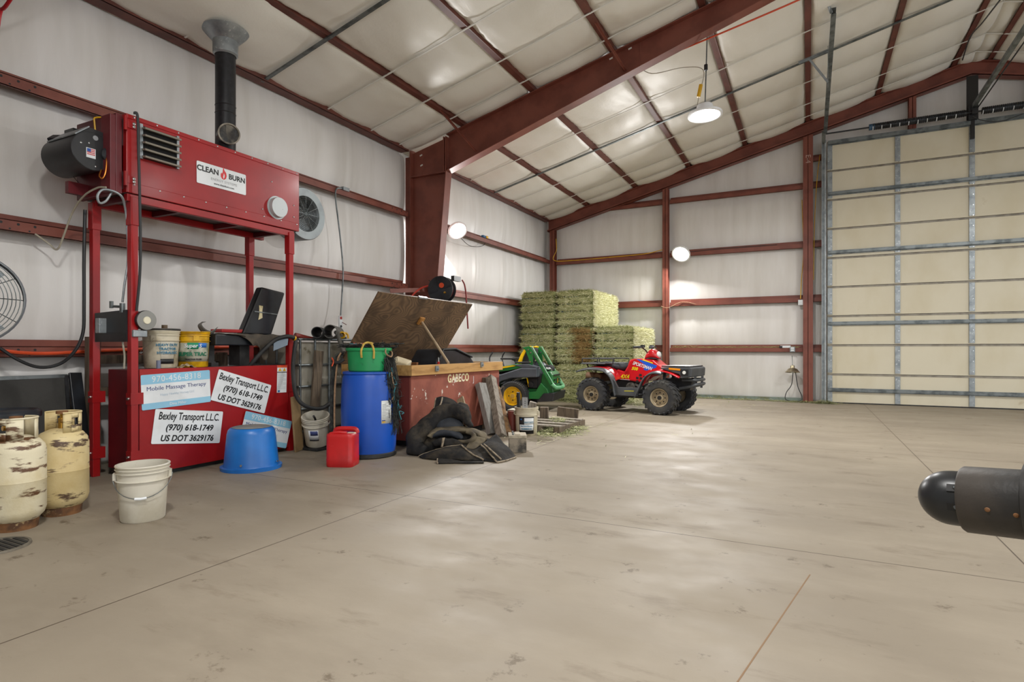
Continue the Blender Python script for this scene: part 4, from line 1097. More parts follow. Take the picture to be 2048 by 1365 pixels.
for i in range(420):
    p = base[rnd.randint(1, 5)].lerp(base[rnd.randint(1, 5)], rnd.random()) + Vector((rnd.gauss(0, .025), rnd.gauss(0, .035), 0))
    mb.tube(smooth_pts([p + Vector((rnd.gauss(0, .025), rnd.gauss(0, .03), rnd.gauss(0, .03))) for _ in range(4)], 3), .0022, 4)
mb.build('net', M_net, t)
for i in range(5):
    p = base[2].lerp(base[5], .2 + .18 * i) + Vector((.05, -.02 + .02 * i, 0))
    MB().tube(smooth_pts([p + Vector((rnd.gauss(0, .02), rnd.gauss(0, .03), rnd.gauss(0, .04))) for _ in range(5)], 4), .006, 5).build('twine', M_tealrope, t, label='teal twine tail')
MB().tube(smooth_pts([Vector((gx + .24, gy - .02, 1.14)), at(772, 708, X=-3.95), at(782, 714, X=-3.93), at(784, 705, X=-3.95), at(776, 702, X=-4.05), at(760, 701, X=-4.15)], 5), .008, 6).build('rope', M_tan, t, label='tan rope')
MB().tube(smooth_pts([at(783, 745, X=-3.9), at(786, 765, X=-3.88), at(790, 785, X=-3.9), at(784, 800, X=-3.88)], 5), .005, 6).build('rope', M_tan, t, label='tan rope')
# more net spilling over the back of the tub
t = thing('net_heap', 'dark net and twine heaped over the back of the green tub', 'netting', (gx - .1, gy + .1, 1.1))
mb = MB()
for i in range(120):
    a = rnd.uniform(-.3, 2 * PI - .6); r0 = rnd.uniform(.05, .27)
    p = Vector((gx - .03 + r0 * math.cos(a), gy + .05 + r0 * math.sin(a), 1.135 + rnd.uniform(0, .05)))
    mb.tube(smooth_pts([p + Vector((rnd.gauss(0, .05), rnd.gauss(0, .05), abs(rnd.gauss(0, .012)))) for _ in range(4)], 3), .0045, 4)
mb.build('net', M_net, t)
for m in (M_tealrope, M_orange, M_tan):
    p = Vector((gx - .1, gy - .05, 1.19))
    MB().tube(smooth_pts([p + Vector((rnd.gauss(0, .06), rnd.gauss(0, .09), rnd.gauss(0, .01))) for _ in range(6)], 4), .006, 5).build('twine', m, t)
# rope and black strap down the left of the drum
t = thing('hanging_rope', 'tan rope and black strap hanging down the left of the blue drum', 'rope', at(668, 720, X=-4.5))
MB().tube(smooth_pts([at(682, 706, X=-4.40), at(676, 718, X=-4.42), at(673, 740, X=-4.44), at(670, 775, X=-4.44), at(669, 820, X=-4.44), at(669, 862, X=-4.44), at(670, 896, X=-4.44)], 5), .010, 8).build('rope', M_tan, t)
for i in range(6):
    dx = rnd.uniform(-4, 3)
    MB().tube(smooth_pts([at(684 + dx, 706, X=-4.42), at(673 + dx, 716, X=-4.45), at(668 + dx, 735 + 3 * i, X=-4.47), at(665 + dx * .6, 790, X=-4.47), at(665 + dx * .5, 830 + 9 * i, X=-4.47)], 5), .008 + .004 * rnd.random(), 6).build('strap', M_net, t, label='black strap')
MB().tube(smooth_pts([at(664, 722, X=-4.47), at(676, 726, X=-4.4), at(688, 719, X=-4.35)], 4), .018, 8).build('pipe_stub', M_rubber, t)
MB().tube(smooth_pts([at(664, 716, X=-4.44), at(667, 724, X=-4.44), at(664, 733, X=-4.44)], 4), .007, 6).build('twine', M_orange, t)

# ================================================================== wooden chest
M_chest = mat('brick_red_lit_front', '#91503f', .68, c2='#7f4335', scale=4, c3='#cfc8bd', scale3=5, lo3=.615, hi3=.625, bump=.1, bscale=14, bstretch=(4, 4, 1))  # chipped paint; base colour raised for the light falling on the front
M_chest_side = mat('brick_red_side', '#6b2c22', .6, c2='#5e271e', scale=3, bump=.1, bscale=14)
def ply_mat():
    m = bpy.data.materials.new('worn_plywood'); m.use_nodes = True
    nt = m.node_tree; N, L = nt.nodes, nt.links; b = N['Principled BSDF']; b.inputs['Roughness'].default_value = .65
    tc = N.new('ShaderNodeTexCoord')
    def noise(sc, st, det):
        mp = N.new('ShaderNodeMapping'); mp.inputs['Scale'].default_value = st; L.new(tc.outputs['Object'], mp.inputs[0])
        n = N.new('ShaderNodeTexNoise'); n.inputs['Scale'].default_value = sc; n.inputs['Detail'].default_value = det; L.new(mp.outputs[0], n.inputs['Vector']); return n.outputs['Fac']
    a = N.new('ShaderNodeMath'); a.operation = 'MULTIPLY'; a.inputs[1].default_value = 250; L.new(noise(1.3, (1.3, .7, 1.3), 2.2), a.inputs[0])
    s = N.new('ShaderNodeMath'); s.operation = 'SINE'; L.new(a.outputs[0], s.inputs[0])
    r = N.new('ShaderNodeMapRange'); r.inputs['From Min'].default_value = -.9; r.inputs['From Max'].default_value = .9; L.new(s.outputs[0], r.inputs['Value'])
    x = N.new('ShaderNodeMix'); x.data_type = 'RGBA'; x.inputs['A'].default_value = lin('#584430'); x.inputs['B'].default_value = lin('#735a40'); L.new(r.outputs[0], x.inputs['Factor'])
    r2 = N.new('ShaderNodeMapRange'); r2.inputs['From Min'].default_value = .48; r2.inputs['From Max'].default_value = .72; L.new(noise(3, (1, 1, 1), 6), r2.inputs['Value'])
    y = N.new('ShaderNodeMix'); y.data_type = 'RGBA'; L.new(x.outputs['Result'], y.inputs['A']); y.inputs['B'].default_value = lin('#3d2e1f'); L.new(r2.outputs[0], y.inputs['Factor'])
    L.new(y.outputs['Result'], b.inputs['Base Color'])
    return m
M_ply = ply_mat()
HX0, HX1, HY0, HY1, HZ = -5.07, -4.05, 5.42, 7.55, .95
ch = thing('storage_chest', 'big brick red wooden chest with chipped paint and a propped open plywood lid', 'chest', ((HX0 + HX1) / 2, (HY0 + HY1) / 2, 0))
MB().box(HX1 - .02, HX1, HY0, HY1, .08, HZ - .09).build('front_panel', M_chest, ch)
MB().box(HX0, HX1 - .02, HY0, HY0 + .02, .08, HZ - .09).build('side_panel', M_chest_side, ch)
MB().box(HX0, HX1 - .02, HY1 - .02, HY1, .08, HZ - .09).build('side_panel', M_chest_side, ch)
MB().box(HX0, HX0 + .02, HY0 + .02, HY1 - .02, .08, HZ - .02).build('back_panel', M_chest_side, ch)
MB().box(HX0 + .02, HX1 - .02, HY0 + .02, HY1 - .02, .08, .11).build('bottom_panel', M_grey_wood2, ch)
MB().box(HX1, HX1 + .035, HY0 - .035, HY1 + .05, HZ - .12, HZ).build('trim_board', M_wood, ch, bevel=.003)
for y in (HY0 - .035, HY1 - .0):
    MB().box(HX0, HX1, y, y + .035, HZ - .12, HZ).build('trim_board', M_wood, ch, bevel=.003)
MB().box(HX0, HX0 + .06, HY0, HY1, HZ - .04, HZ).build('trim_board', M_wood, ch, bevel=.003)
MB().box(HX1 - .005, HX1 + .012, HY1 - .28, HY1 - .02, .14, .72).build('corner_patch', M_chest_side, ch)
for y in (HY0 + .15, HY1 - .25): MB().box(HX0 + .05, HX1 - .04, y, y + .1, 0, .08).build('skid', M_rubber, ch)
MB().box(HX1 - .06, HX1 - .03, HY0 + .02, HY1 - .1, 0, .08).build('kick_board', M_rubber, ch)
# lid
lv = Vector((.60, 0, .855)); ln = lv.normalized(); nn = Vector((ln.z, 0, -ln.x))
h0 = Vector((HX0 - .02, 0, HZ + .0))
def lid_pt(s, y, o=0.): return h0 + ln * s + Vector((0, y, 0)) + nn * o
LL = lv.length
lid = MB().hexa([lid_pt(0, HY0 - .03), lid_pt(0, HY1 - .02), lid_pt(0, HY1 - .02, -.02), lid_pt(0, HY0 - .03, -.02), lid_pt(LL, HY0 - .03), lid_pt(LL, HY1 - .02), lid_pt(LL, HY1 - .02, -.02), lid_pt(LL, HY0 - .03, -.02)]).build('lid', M_ply, ch, label='dark grained plywood lid')
for y in (HY0 + .95, HY0 + 1.5):
    MB().hexa([lid_pt(.0, y, .002), lid_pt(.0, y + .1, .002), lid_pt(.0, y + .1, .006), lid_pt(.0, y, .006), lid_pt(.09, y + .05, .002), lid_pt(.09, y + .08, .002), lid_pt(.09, y + .08, .006), lid_pt(.09, y + .05, .006)]).build('strap_hinge', M_yellow, ch)
sb = at(840, 641, X=-4.69)
s0 = (sb - h0).dot(ln)
def lbox(s, y, ds, dy, o0, o1):
    return MB().hexa([lid_pt(s - ds, y - dy, o0), lid_pt(s - ds, y + dy, o0), lid_pt(s - ds, y + dy, o1), lid_pt(s - ds, y - dy, o1), lid_pt(s + ds, y - dy, o0), lid_pt(s + ds, y + dy, o0), lid_pt(s + ds, y + dy, o1), lid_pt(s + ds, y - dy, o1)])
lbox(s0, sb.y, .055, .045, .001, .03).build('prop_block', mat('orange_wood', '#b98442', .6, c2='#9c6a30', scale=5), ch, bevel=.003)
MB().cyl(lid_pt(s0 - .01, sb.y + .02, .02), at(897, 727, X=-4.04), .018, n=14).build('prop_stick', mat('pale_stick', '#a79378', .6, c2='#8d795f', scale=4), ch)
lbox(LL - .0, HY0 + .85, .012, .09, -.022, .008).build('lid_clip', M_galv, ch)
for px in (873, 963):
    p = at(px, 738 if px < 900 else 730, X=HX1 + .036)
    MB().box(HX1 + .035, HX1 + .05, p.y - .03, p.y + .03, p.z - .03, p.z + .035).cyl((HX1 + .05, p.y + .01, p.z + .0), (HX1 + .065, p.y + .01, p.z), .012, n=10).build('latch', M_galv, ch)
p = at(918, 757, X=HX1)
Mt = Matrix(((0, 0, 1, HX1 + .0005), (1, 0, 0, p.y), (0, 1, 0, p.z), (0, 0, 0, 1)))
text('GABECO', .142, Mt @ Matrix.Translation((-.01, 0, 0)), mat('stencil_cream', '#e3d9a8', .6, c2='#ded7c4', scale=5), ch, sx=.84, bold=.004, space=1.12)
text('J', .11, Mt @ Matrix.Translation((.37, -.03, 0)), M_white, ch, sx=.8)
# things in the chest
t = thing('storage_bin', 'black plastic bin tilted in the far end of the wooden chest', 'bin', (-4.6, 7.0, .5))
A = [at(884, 727, X=-4.5), at(958, 727, X=-4.35), at(948, 712, X=-4.35), at(921, 699, X=-4.42), at(897, 700, X=-4.5)]
def ring(c, r): return [c + Vector(q) for q in r]
y0, y1 = 6.45, 7.45
mb = MB().prism([(y0, .45), (y1 - .05, .45), (y1, .93), (y1 - .12, 1.03), (y1 - .55, 1.14), (y1 - .85, 1.13), (y0 + .0, .96)], -4.85, -4.4, 'x')
mb.build('body', M_plastic_black, t, bevel=.03, seg=3)
MB().tube([Vector((-4.395, y0 + .05, .99)), Vector((-4.395, y1 - .85, 1.13)), Vector((-4.395, y1 - .55, 1.14)), Vector((-4.395, y1 - .1, 1.02))], .016, 8).build('rim', M_rubber, t)
p = at(800, 722, X=-4.5)
MB().obox((p.x, p.y, .90), (.2, .22, .22), (.2, .3, .4)).build('foam_block', mat('cream_foam', '#cfc3a6', .8, c2='#bbad8d', scale=6), label='cream block sticking out of the near end of the wooden chest', cat='block', loc=(p.x, p.y, .9), bevel=.015)
p = at(877, 722, X=-4.22)
t = thing('screwdriver', 'red handled tool standing up inside the front edge of the wooden chest', 'tool', (p.x, p.y, .85))
MB().cyl((p.x, p.y, .80), (p.x, p.y, .975), .016, n=10).build('handle', mat('red_handle', '#b5241f', .3), t)
MB().cyl((p.x, p.y, .975), (p.x, p.y, 1.03), .008, n=8).build('shaft', M_steel, t)
p = at(853, 722, X=-4.75)
MB().box(-4.95, -4.7, p.y - .3, p.y + .35, .86, .955).build('lumber_scrap', mat('orange_lumber', '#8a5a34', .7, c2='#6b4326', scale=5, stretch=(1, 6, 6)), label='brown lumber scrap lying along the back of the chest below the lid', cat='lumber', loc=(-4.8, p.y, .86), bevel=.004)
p = at(905, 697, X=-5.3)
MB().box(-5.16, -5.12, 7.4, 8.0, 0, 1.19).build('brown_board', mat('brown_board', '#6f4a2c', .6, c2='#5d3c22', scale=2), label='brown board standing behind the open lid of the chest', cat='board', loc=(-5.14, 7.7, 0))

# ================================================================== caged tank behind
ib = thing('caged_tank', 'grey cage tank behind the blue drum and the wooden chest', 'tank', (-5.58, 5.42, 0))
IX0, IX1, IY0, IY1 = -5.97, -5.22, 4.86, 6.04
MB().box(IX0 + .03, IX1 - .03, IY0 + .03, IY1 - .03, .16, 1.22).build('bottle', mat('dusty_poly_tank', '#9a9588', .5, c2='#817b6c', scale=2, c3='#605744', scale3=3), ib, bevel=.05, seg=3)
MB().box(IX0, IX1, IY0, IY1, .12, .16).box(IX0, IX1, IY0, IY0 + .1, 0, .12).box(IX0, IX1, IY1 - .1, IY1, 0, .12).box(IX0, IX1, 5.4, 5.5, 0, .12).build('pallet_base', M_grey_wood2, ib)
for i in range(6):
    y = IY0 + .02 + (IY1 - IY0 - .04) * i / 5
    MB().cyl((IX1, y, .14), (IX1, y, 1.25), .014, n=8).build('cage_bar', M_galv_dark, ib)
for i in range(1, 4):
    x = IX1 - .18 * i
    MB().cyl((x, IY0, .14), (x, IY0, 1.25), .014, n=8).build('cage_bar', M_galv_dark, ib)
for z in (.18, .44, .70, .95, 1.25):
    MB().tube([(IX1, IY1, z), (IX1, IY0, z), (IX0, IY0, z)], .014, 8).build('cage_rail', M_galv_dark, ib)
# pipes and bits on top of it
t = None
for px, py, r, lab, m in ((660, 664, .082, 'grey pipe lying on the cage tank with its open end forward', mat('grey_pvc', '#5f5d57', .6, c2='#4b4944', scale=4)), (634, 669, .066, 'black pipe lying on the cage tank left of the grey pipe', M_rubber)):
    p = at(px, py, X=-5.1); dd = Vector((-.60, .80, .0)).normalized()
    z = 1.266 + r; p.z = z
    MB().lathe([(r, 0), (r, .75), (r - .008, .75), (r - .008, .0), (r, 0)], p, dd, 28).build('pipe', m, label=lab, cat='pipe', loc=p)
p = at(683, 664, X=-5.25); p.z = 1.30
t = thing('yellow_nozzle', 'yellow fitting on the cage tank right of the grey pipe', 'fitting', p)
MB().lathe([(.03, -.04), (.045, -.03), (.045, .03), (.03, .04)], p + Vector((0, 0, .01)), (.8, -.5, .1), 16).build('body', M_yellow, t)
MB().tube(smooth_pts([p + Vector((0, .03, .04)), p + Vector((.02, .08, .03)), p + Vector((.03, .09, -.03))], 4), .014, 8).build('lever', M_yellow, t)
hose('grey_tube', [at(671, 664, X=-5.1), at(676, 672, X=-5.05), at(680, 684, X=-5.0), at(687, 705, X=-4.9)], .024, MATS['grey_pvc'], 'grey tube leaning from the cage tank down behind the green tub', 'tube')
MB().tube(smooth_pts([at(590, 671, X=-5.3), at(605, 674, X=-5.28), at(625, 677, X=-5.25)], 4), [.03, .03, .03, .028, .026, .024, .02, .018, .016], 10).build('red_tube', mat('dull_red', '#7c2a22', .5), label='dull red tube lying on the cage tank beside the red stand leg', cat='tube', loc=at(605, 674, X=-5.28))
MB().box(-5.9, -5.55, 5.72, 6.0, 1.265, 1.30).build('black_slab', M_rubber, label='flat black piece lying on the cage tank beside the open lid', cat='slab', loc=(-5.7, 5.86, 1.265), bevel=.006)
# lumber in front of the cage
MB().hexa([at(620, 815, X=-5.07), at(640, 815, X=-5.07), at(640, 815, X=-5.03), at(620, 815, X=-5.03), at(628, 701, X=-5.19), at(648, 701, X=-5.19), at(648, 701, X=-5.16), at(628, 701, X=-5.16)]) if False else None
p0, p1 = at(624, 850, X=-5.165), at(638, 702, X=-5.185); p0.z = 0.0
MB().bar(p0 + Vector((0, 0, .005)), p1, .125, .03, (1, 0, .2)).build('plank', M_grey_wood2, label='weathered plank leaning on the cage tank', cat='plank', loc=p0, bevel=.003)
p0, p1 = at(598, 903, Z=0), at(590, 793, X=-5.06)
MB().bar(p0 + Vector((0, 0, .004)), p1, .16, .022, (1, .3, .2)).build('tan_board', mat('tan_board', '#8d7450', .7, c2='#7a6342', scale=4), label='short tan board leaning beside the right leg of the red stand', cat='board', loc=p0, bevel=.003)
# tilted white bucket in the corner
c = at(626, 882, Z=0)
c = Vector((-4.965, 4.90, 0))
MB().box(c.x - .15, c.x + .13, c.y - .14, c.y + .15, 0, .03).build('black_mat', M_rubber, label='flat black block under the tilted white bucket behind the red fuel can', cat='block', loc=c, bevel=.005)
t = bucket('white bucket with a dark label tilted in the corner behind the red fuel can', (c.x, c.y, .068), .146, .13, .34, M_pail, rz=0, handle=0, tilt=(0.26, .16, 0))
a = math.atan2(-1, .75)
wrap(t, .135, .152, .36, .1, .22, a - .45, a + .3, M_white)
wrap(t, .135, .152, .36, .16, .215, a - .3, a + .25, MATS['navy_ink'], 'label_patch', dr=.003)
wrap(t, .135, .152, .36, .095, .11, a - .4, a + .3, M_ink, 'label_band', dr=.003)
MB().tube(smooth_pts([(.10, -.115, .40), (.06, -.06, .33), (.04, -.03, .2), (.03, 0, .05)], 4), .012, 8).build('stirrer', M_rubber, t, local=True)
# orange hose on the first girt behind the stand
hose('air_hose', [(-5.95, 1.2, 1.20), (-5.95, 2.0, 1.18), (-5.96, 2.6, 1.10), (-5.97, 3.2, 1.125), (-5.96, 4.0, 1.15), (-5.97, 5.0, 1.17)], .016, M_orange, 'orange hose lying along the lowest wall girt behind the red stand', 'hose')
# wood frame behind the tank
t = thing('wooden_trestle', 'old grey wooden trestle standing behind the red oil tank', 'frame', (-5.85, 3.5, 0))
MB().box(-5.9, -5.83, 2.98, 3.08, 0, 1.25).build('upright', M_grey_wood2, t)
MB().box(-5.9, -5.83, 4.3, 4.4, 0, 1.1).build('upright', M_grey_wood2, t)
MB().box(-5.9, -5.83, 3.08, 4.3, 1.0, 1.08).build('rail', M_grey_wood2, t)
MB().box(-5.9, -5.83, 3.08, 4.3, 0.7, .78).build('rail', M_grey_wood2, t)

# ================================================================== hanging switch and its cord
p = at(681, 649, X=-5.9)
t = thing('control_box', 'white control strip hanging on a grey cord before the left wall', 'control', p)
MB().box(p.x - .01, p.x + .01, p.y - .032, p.y + .032, p.z - .13, p.z + .12).mt(1).box(p.x + .009, p.x + .013, p.y - .02, p.y + .02, p.z + .07, p.z + .11).mt(2).cyl((p.x + .008, p.y, p.z - .03), (p.x + .016, p.y, p.z - .03), .018, n=12).cyl((p.x + .008, p.y, p.z - .085), (p.x + .016, p.y, p.z - .085), .018, n=12).build('strip', [M_white, mat('red_mark', '#a93a35', .5), M_ink], t)
MB().tube(smooth_pts([at(681, 636, X=-5.92), at(684, 590, X=-5.95), at(686, 540, X=-5.97), at(681, 480, X=-5.97), at(675, 430, X=-5.97), at(671, 395, X=-5.97), at(673, 378, X=-5.98), at(685, 377, X=-6.0)], 5), .011, 8).build('cord', M_galv_dark, t)
MB().obox(at(690, 379, X=-6.0), (.06, .12, .05)).build('outlet', M_galv, t)
MB().tube([at(684, 645, X=-5.88), at(693, 650, X=-5.85)], .005, 6).build('pull_wire', M_maroon_shade, t)
# ================================================================== hose reel on the frame column
rc = Vector((-5.30, 7.92, 2.10)); rd = Vector((.22, -.97, .0)).normalized()
t = thing('hose_reel', 'black hose reel with a red hose on the inner face of the red column', 'hose reel', rc)
u, w = perp(rd)
mb = MB().lathe([(0, .085), (.06, .085), (.08, .08), (.2, .085), (.215, .08), (.215, .072), (.2, .07), (.06, .07)], rc, rd, 48)
mb.lathe([(0, -.085), (.2, -.085), (.215, -.08), (.215, -.072), (.2, -.07), (.06, -.07)], rc, rd, 48)
for k in range(4):
    a = PI / 2 * k + .3; d0 = u * math.cos(a) + w * math.sin(a)
    mb.bar(rc + rd * .088 + d0 * .05, rc + rd * .09 + d0 * .2, .03, .008, rd)
mb.build('side_discs', M_plastic_black, t)
mb = MB()
for j in range(5):
    for r in (.11, .135, .16): mb.tube([rc + rd * (-.055 + .0275 * j) + (u * math.cos(2 * PI * k / 36) + w * math.sin(2 * PI * k / 36)) * r for k in range(36)], .0135, 6, closed=True)
mb.build('wound_hose', mat('dark_red_hose', '#7d2b2b', .5), t)
MB().lathe([(0, .096), (.042, .096), (.042, .09)], rc + Vector((.03, 0, .06)), rd, 20).build('orange_disc', M_orange, t)
MB().bar(Vector((-5.47, 8.02, 2.1)), rc - rd * .09, .06, .14).bar(rc - rd * .1 + Vector((0, 0, -.2)), rc - rd * .1 + Vector((0, 0, .2)), .06, .012, rd).build('bracket', M_black, t)
MB().bar(rc - rd * .09, rc - rd * .09 + u * .26 + Vector((.0, 0, .17)), .04, .012).build('guide_arm', M_black, t)
MB().obox(rc + u * .24 * (1 if u.x > 0 else -1) + Vector((0, 0, .17)), (.06, .2, .08)).build('hose_guide', M_black, t)
MB().tube(smooth_pts([at(818, 606, X=-5.75), at(826, 590, X=-5.7), at(842, 577, X=-5.6), at(862, 572, X=-5.45), at(882, 581, X=-5.28), at(892, 588, X=-5.2)], 6), .014, 8).build('inlet_hose', mat('red_hose', '#b5392b', .45), t)
MB().cyl(at(889, 585, X=-5.2), at(896, 590, X=-5.2), .018, n=10).build('fitting', M_brass, t)
MB().tube(smooth_pts([at(924, 560, X=-5.13), at(929, 570, X=-5.1), at(932, 590, X=-5.1), at(934, 625, X=-5.1), at(936, 658, X=-5.1)], 5), .013, 8).build('loose_hose_end', mat('dark_red_hose', '#7d2b2b', .5), t)
MB().bar(at(780, 582, X=-6.0), at(866, 580, X=-5.62), .07, .012, (0, 1, 0)).build('flat_brace', M_iron, kind='structure')
hose('air_hose', [at(1290, 129, Y=8.3), at(1400, 84, Y=8.3), at(1500, 42, Y=8.3), at(1597, 0, Y=8.3), at(1700, -48, Y=8.3)], .012, M_orange, 'orange line strung along the underside of the roof beside the red rafter', 'hose')
hose('air_hose', [Vector((-5.98, 2.35, 3.5)), at(0, 28, Y=2.35), at(20, 0, Y=2.35), Vector((-4.9, 2.35, 4.4)), Vector((-4.4, 2.35, 4.75))], .014, mat('bright_red_hose', '#c21f2c', .4), 'bright red hose crossing the upper left corner of the picture', 'hose')

# ================================================================== black canvas heap
M_canvas = mat('black_canvas', '#1c1c1d', .85, c2='#2a2826', scale=4, c3='#4e4639', scale3=6, lo3=.5, hi3=.8, bump=.45, bscale=11, spec=.25)
M_canvas_in = mat('canvas_lining', '#625845', .85, c2='#433c31', scale=7, bump=.3, bscale=14)
M_edge = mat('canvas_binding', '#938672', .8, c2='#6c604e', scale=20)
hp = thing('canvas_blanket', 'heap of black canvas blankets with tan edges slumped against the wooden chest', 'blanket', (-3.45, 5.5, 0))
from mathutils import noise as mnoise
def spot(zx, zy, depth):
    """a spot of the heap: place on an enlargement of the photograph, and its distance ahead of the camera"""
    px, py = 725 + zx / 4.995, 694 + zy / 4.995
    d = (px - CX) / FPX
    r = Vector((-math.sin(TH) + d * math.cos(TH), math.cos(TH) + d * math.sin(TH), (HY - py) / FPX))
    return Vector((0, 0, CAMH)) + r * depth
def crumple(mb, a=.012, b=.005):
    for k, v in enumerate(mb.v):
        q = v + mnoise.noise_vector(v * 7.0) * a + mnoise.noise_vector(v * 19.0) * b
        q.z = max(q.z, .010); mb.v[k] = q
    return mb
def patch(name, rows, m=None, k=7, edges=(), label=None, a=.012, b=.005, th=.011):
    """cloth panel drawn smoothly through rows of control spots"""
    R_ = [smooth_pts([spot(*p) for p in row], k) for row in rows]
    cols_ = [smooth_pts([r[i] for r in R_], k) for i in range(len(R_[0]))]
    nu, nv = len(cols_) - 1, len(cols_[0]) - 1
    mb = MB().sheet(lambda u, v: cols_[int(round(u * nu))][int(round(v * nv))], nu, nv)
    crumple(mb, a, b)
    w = nv + 1; G = [[mb.v[i * w + j] for j in range(w)] for i in range(nu + 1)]
    mb.build(name, m or M_canvas, hp, solid=th, offset=0, label=label)
    for e in edges:
        L_e = {'top': [g[0] for g in G], 'bottom': [g[-1] for g in G], 'left': G[0], 'right': G[-1]}[e]
        MB().tube([tuple(p) for p in L_e], .0085, 6).build('edge_binding', M_edge, hp, label='tan bound edge')
def roll(name, pts, rads, m=None, n=18, flat=1., a=.02, b=.007, label=None):
    P = smooth_pts([spot(*p) for p in pts], 7); rr = []
    for i in range(len(P)):
        t = i / (len(P) - 1) * (len(rads) - 1); q = min(int(t), len(rads) - 2)
        rr.append(rads[q] + (rads[q + 1] - rads[q]) * (t - q))
    return crumple(MB().tube(P, rr, n, flat=flat), a, b).build(name, m or M_canvas, hp, sub=1, label=label)
def binding(pts):
    MB().tube(smooth_pts([spot(*p) for p in pts], 5), .009, 6).build('edge_binding', M_edge, hp, label='tan bound edge')
M_blue_in = mat('blue_black_cloth', '#22262d', .7, c2='#30353d', scale=5, bump=.3, bscale=12)
# dark mass under the folds
roll('under_fold', [(560, 1050, 6.4), (700, 1000, 6.4), (850, 960, 6.45), (1000, 960, 6.45), (1150, 980, 6.4), (1280, 1010, 6.3)], [.10, .13, .15, .15, .13, .06], a=.03)
roll('under_fold', [(700, 900, 6.65), (830, 840, 6.75), (960, 830, 6.75), (1080, 880, 6.6)], [.08, .13, .13, .06], a=.03)
# upright flap against the chest, with two pale edges
patch('upright_flap', [[(735, 520, 6.80), (800, 503, 6.82), (900, 530, 6.84), (965, 590, 6.84)], [(715, 585, 6.68), (780, 560, 6.70), (880, 575, 6.72), (965, 610, 6.75)], [(690, 690, 6.60), (760, 680, 6.62), (860, 680, 6.64), (960, 680, 6.66)]], edges=('left',))
binding([(797, 508, 6.79), (785, 560, 6.66), (760, 612, 6.58)])
patch('upright_flap', [[(925, 590, 6.80), (980, 560, 6.82), (1050, 590, 6.82)], [(940, 640, 6.66), (1000, 620, 6.66), (1065, 640, 6.68)], [(960, 720, 6.6), (1010, 720, 6.58), (1040, 720, 6.6)]], edges=('top',))
# the long roll standing up and bending over to the right
roll('rolled_fold', [(640, 1080, 6.2), (545, 1030, 6.28), (535, 930, 6.34), (600, 835, 6.4), (700, 735, 6.47), (815, 672, 6.52), (930, 655, 6.52), (1010, 690, 6.46), (1045, 755, 6.40), (1085, 805, 6.34)], [.07, .115, .108, .10, .10, .105, .10, .085, .05, .015], a=.03, b=.010)
# inner cloth
crumple(MB().ball(spot(840, 790, 6.50), (.20, .14, .10), 24, 14), .02).build('inner_fold', M_blue_in, hp, label='blue black inner cloth')
patch('lining_fold', [[(650, 885, 6.30), (715, 812, 6.40), (900, 795, 6.40), (1085, 815, 6.38), (1235, 862, 6.40)], [(655, 900, 6.22), (735, 845, 6.28), (900, 835, 6.28), (1090, 848, 6.26), (1245, 920, 6.30)], [(690, 915, 6.26), (760, 872, 6.34), (900, 862, 6.34), (1060, 880, 6.34), (1190, 975, 6.30)]], m=M_canvas_in, label='brown lining', b=.008)
roll('lining_fold', [(1035, 850, 6.24), (1095, 868, 6.22), (1118, 900, 6.18), (1090, 935, 6.15), (1020, 948, 6.16), (950, 935, 6.2)], [.014, .022, .026, .024, .02, .012], m=M_canvas_in, a=.006, label='brown lining')
patch('lining_fold', [[(1110, 900, 6.2), (1180, 900, 6.22), (1225, 915, 6.24)], [(1050, 985, 6.1), (1130, 965, 6.12), (1220, 935, 6.2)], [(1030, 1010, 6.06), (1120, 1020, 6.06), (1180, 985, 6.14)]], m=M_canvas_in, label='brown lining')
roll('rolled_fold', [(680, 900, 6.28), (740, 865, 6.3), (860, 860, 6.3), (960, 880, 6.28), (1000, 920, 6.25)], [.02, .035, .04, .035, .02], m=M_blue_in, a=.012, label='blue black inner cloth')
roll('rolled_fold', [(700, 980, 6.2), (770, 950, 6.22), (850, 970, 6.2), (930, 960, 6.2), (1010, 985, 6.16)], [.03, .05, .05, .045, .03], a=.02)
patch('strap', [[(795, 912, 6.14), (822, 908, 6.14)], [(790, 960, 6.12), (812, 960, 6.12)], [(782, 1003, 6.10), (802, 1000, 6.10)]], m=M_edge, a=.002, b=.001, th=.005, label='tan strap')
# front panels with bound edges
patch('front_flap', [[(560, 1108, 6.10), (640, 1058, 6.10), (780, 1015, 6.12), (980, 978, 6.14)], [(590, 1118, 6.02), (700, 1085, 5.97), (860, 1050, 5.96), (1080, 1060, 6.0)], [(620, 1135, 6.0), (740, 1135, 5.93), (980, 1135, 5.91), (1215, 1148, 5.88)]], edges=('top',))
patch('front_flap', [[(985, 978, 6.12), (1080, 985, 6.15), (1195, 1000, 6.15)], [(1060, 1045, 5.99), (1130, 1060, 6.00), (1260, 1075, 6.02)], [(1205, 1135, 5.88), (1250, 1148, 5.87), (1335, 1163, 5.83)]], edges=('left',))
patch('right_flap', [[(1190, 982, 6.10), (1260, 920, 6.22), (1335, 868, 6.30)], [(1265, 1060, 5.94), (1345, 1000, 6.03), (1425, 975, 6.18)], [(1345, 1165, 5.80), (1440, 1145, 5.90), (1532, 1110, 6.07)]], edges=('left', 'bottom'))
binding([(1215, 975, 6.10), (1290, 1040, 5.94), (1385, 1125, 5.85)])
patch('bottom_strip', [[(752, 1122, 5.86), (900, 1135, 5.85), (1050, 1150, 5.84), (1205, 1160, 5.83)], [(750, 1150, 5.79), (900, 1155, 5.79), (1050, 1165, 5.79), (1210, 1172, 5.79)], [(758, 1180, 5.745), (900, 1178, 5.76), (1050, 1180, 5.76), (1200, 1184, 5.77)]], edges=('left',), a=.006)
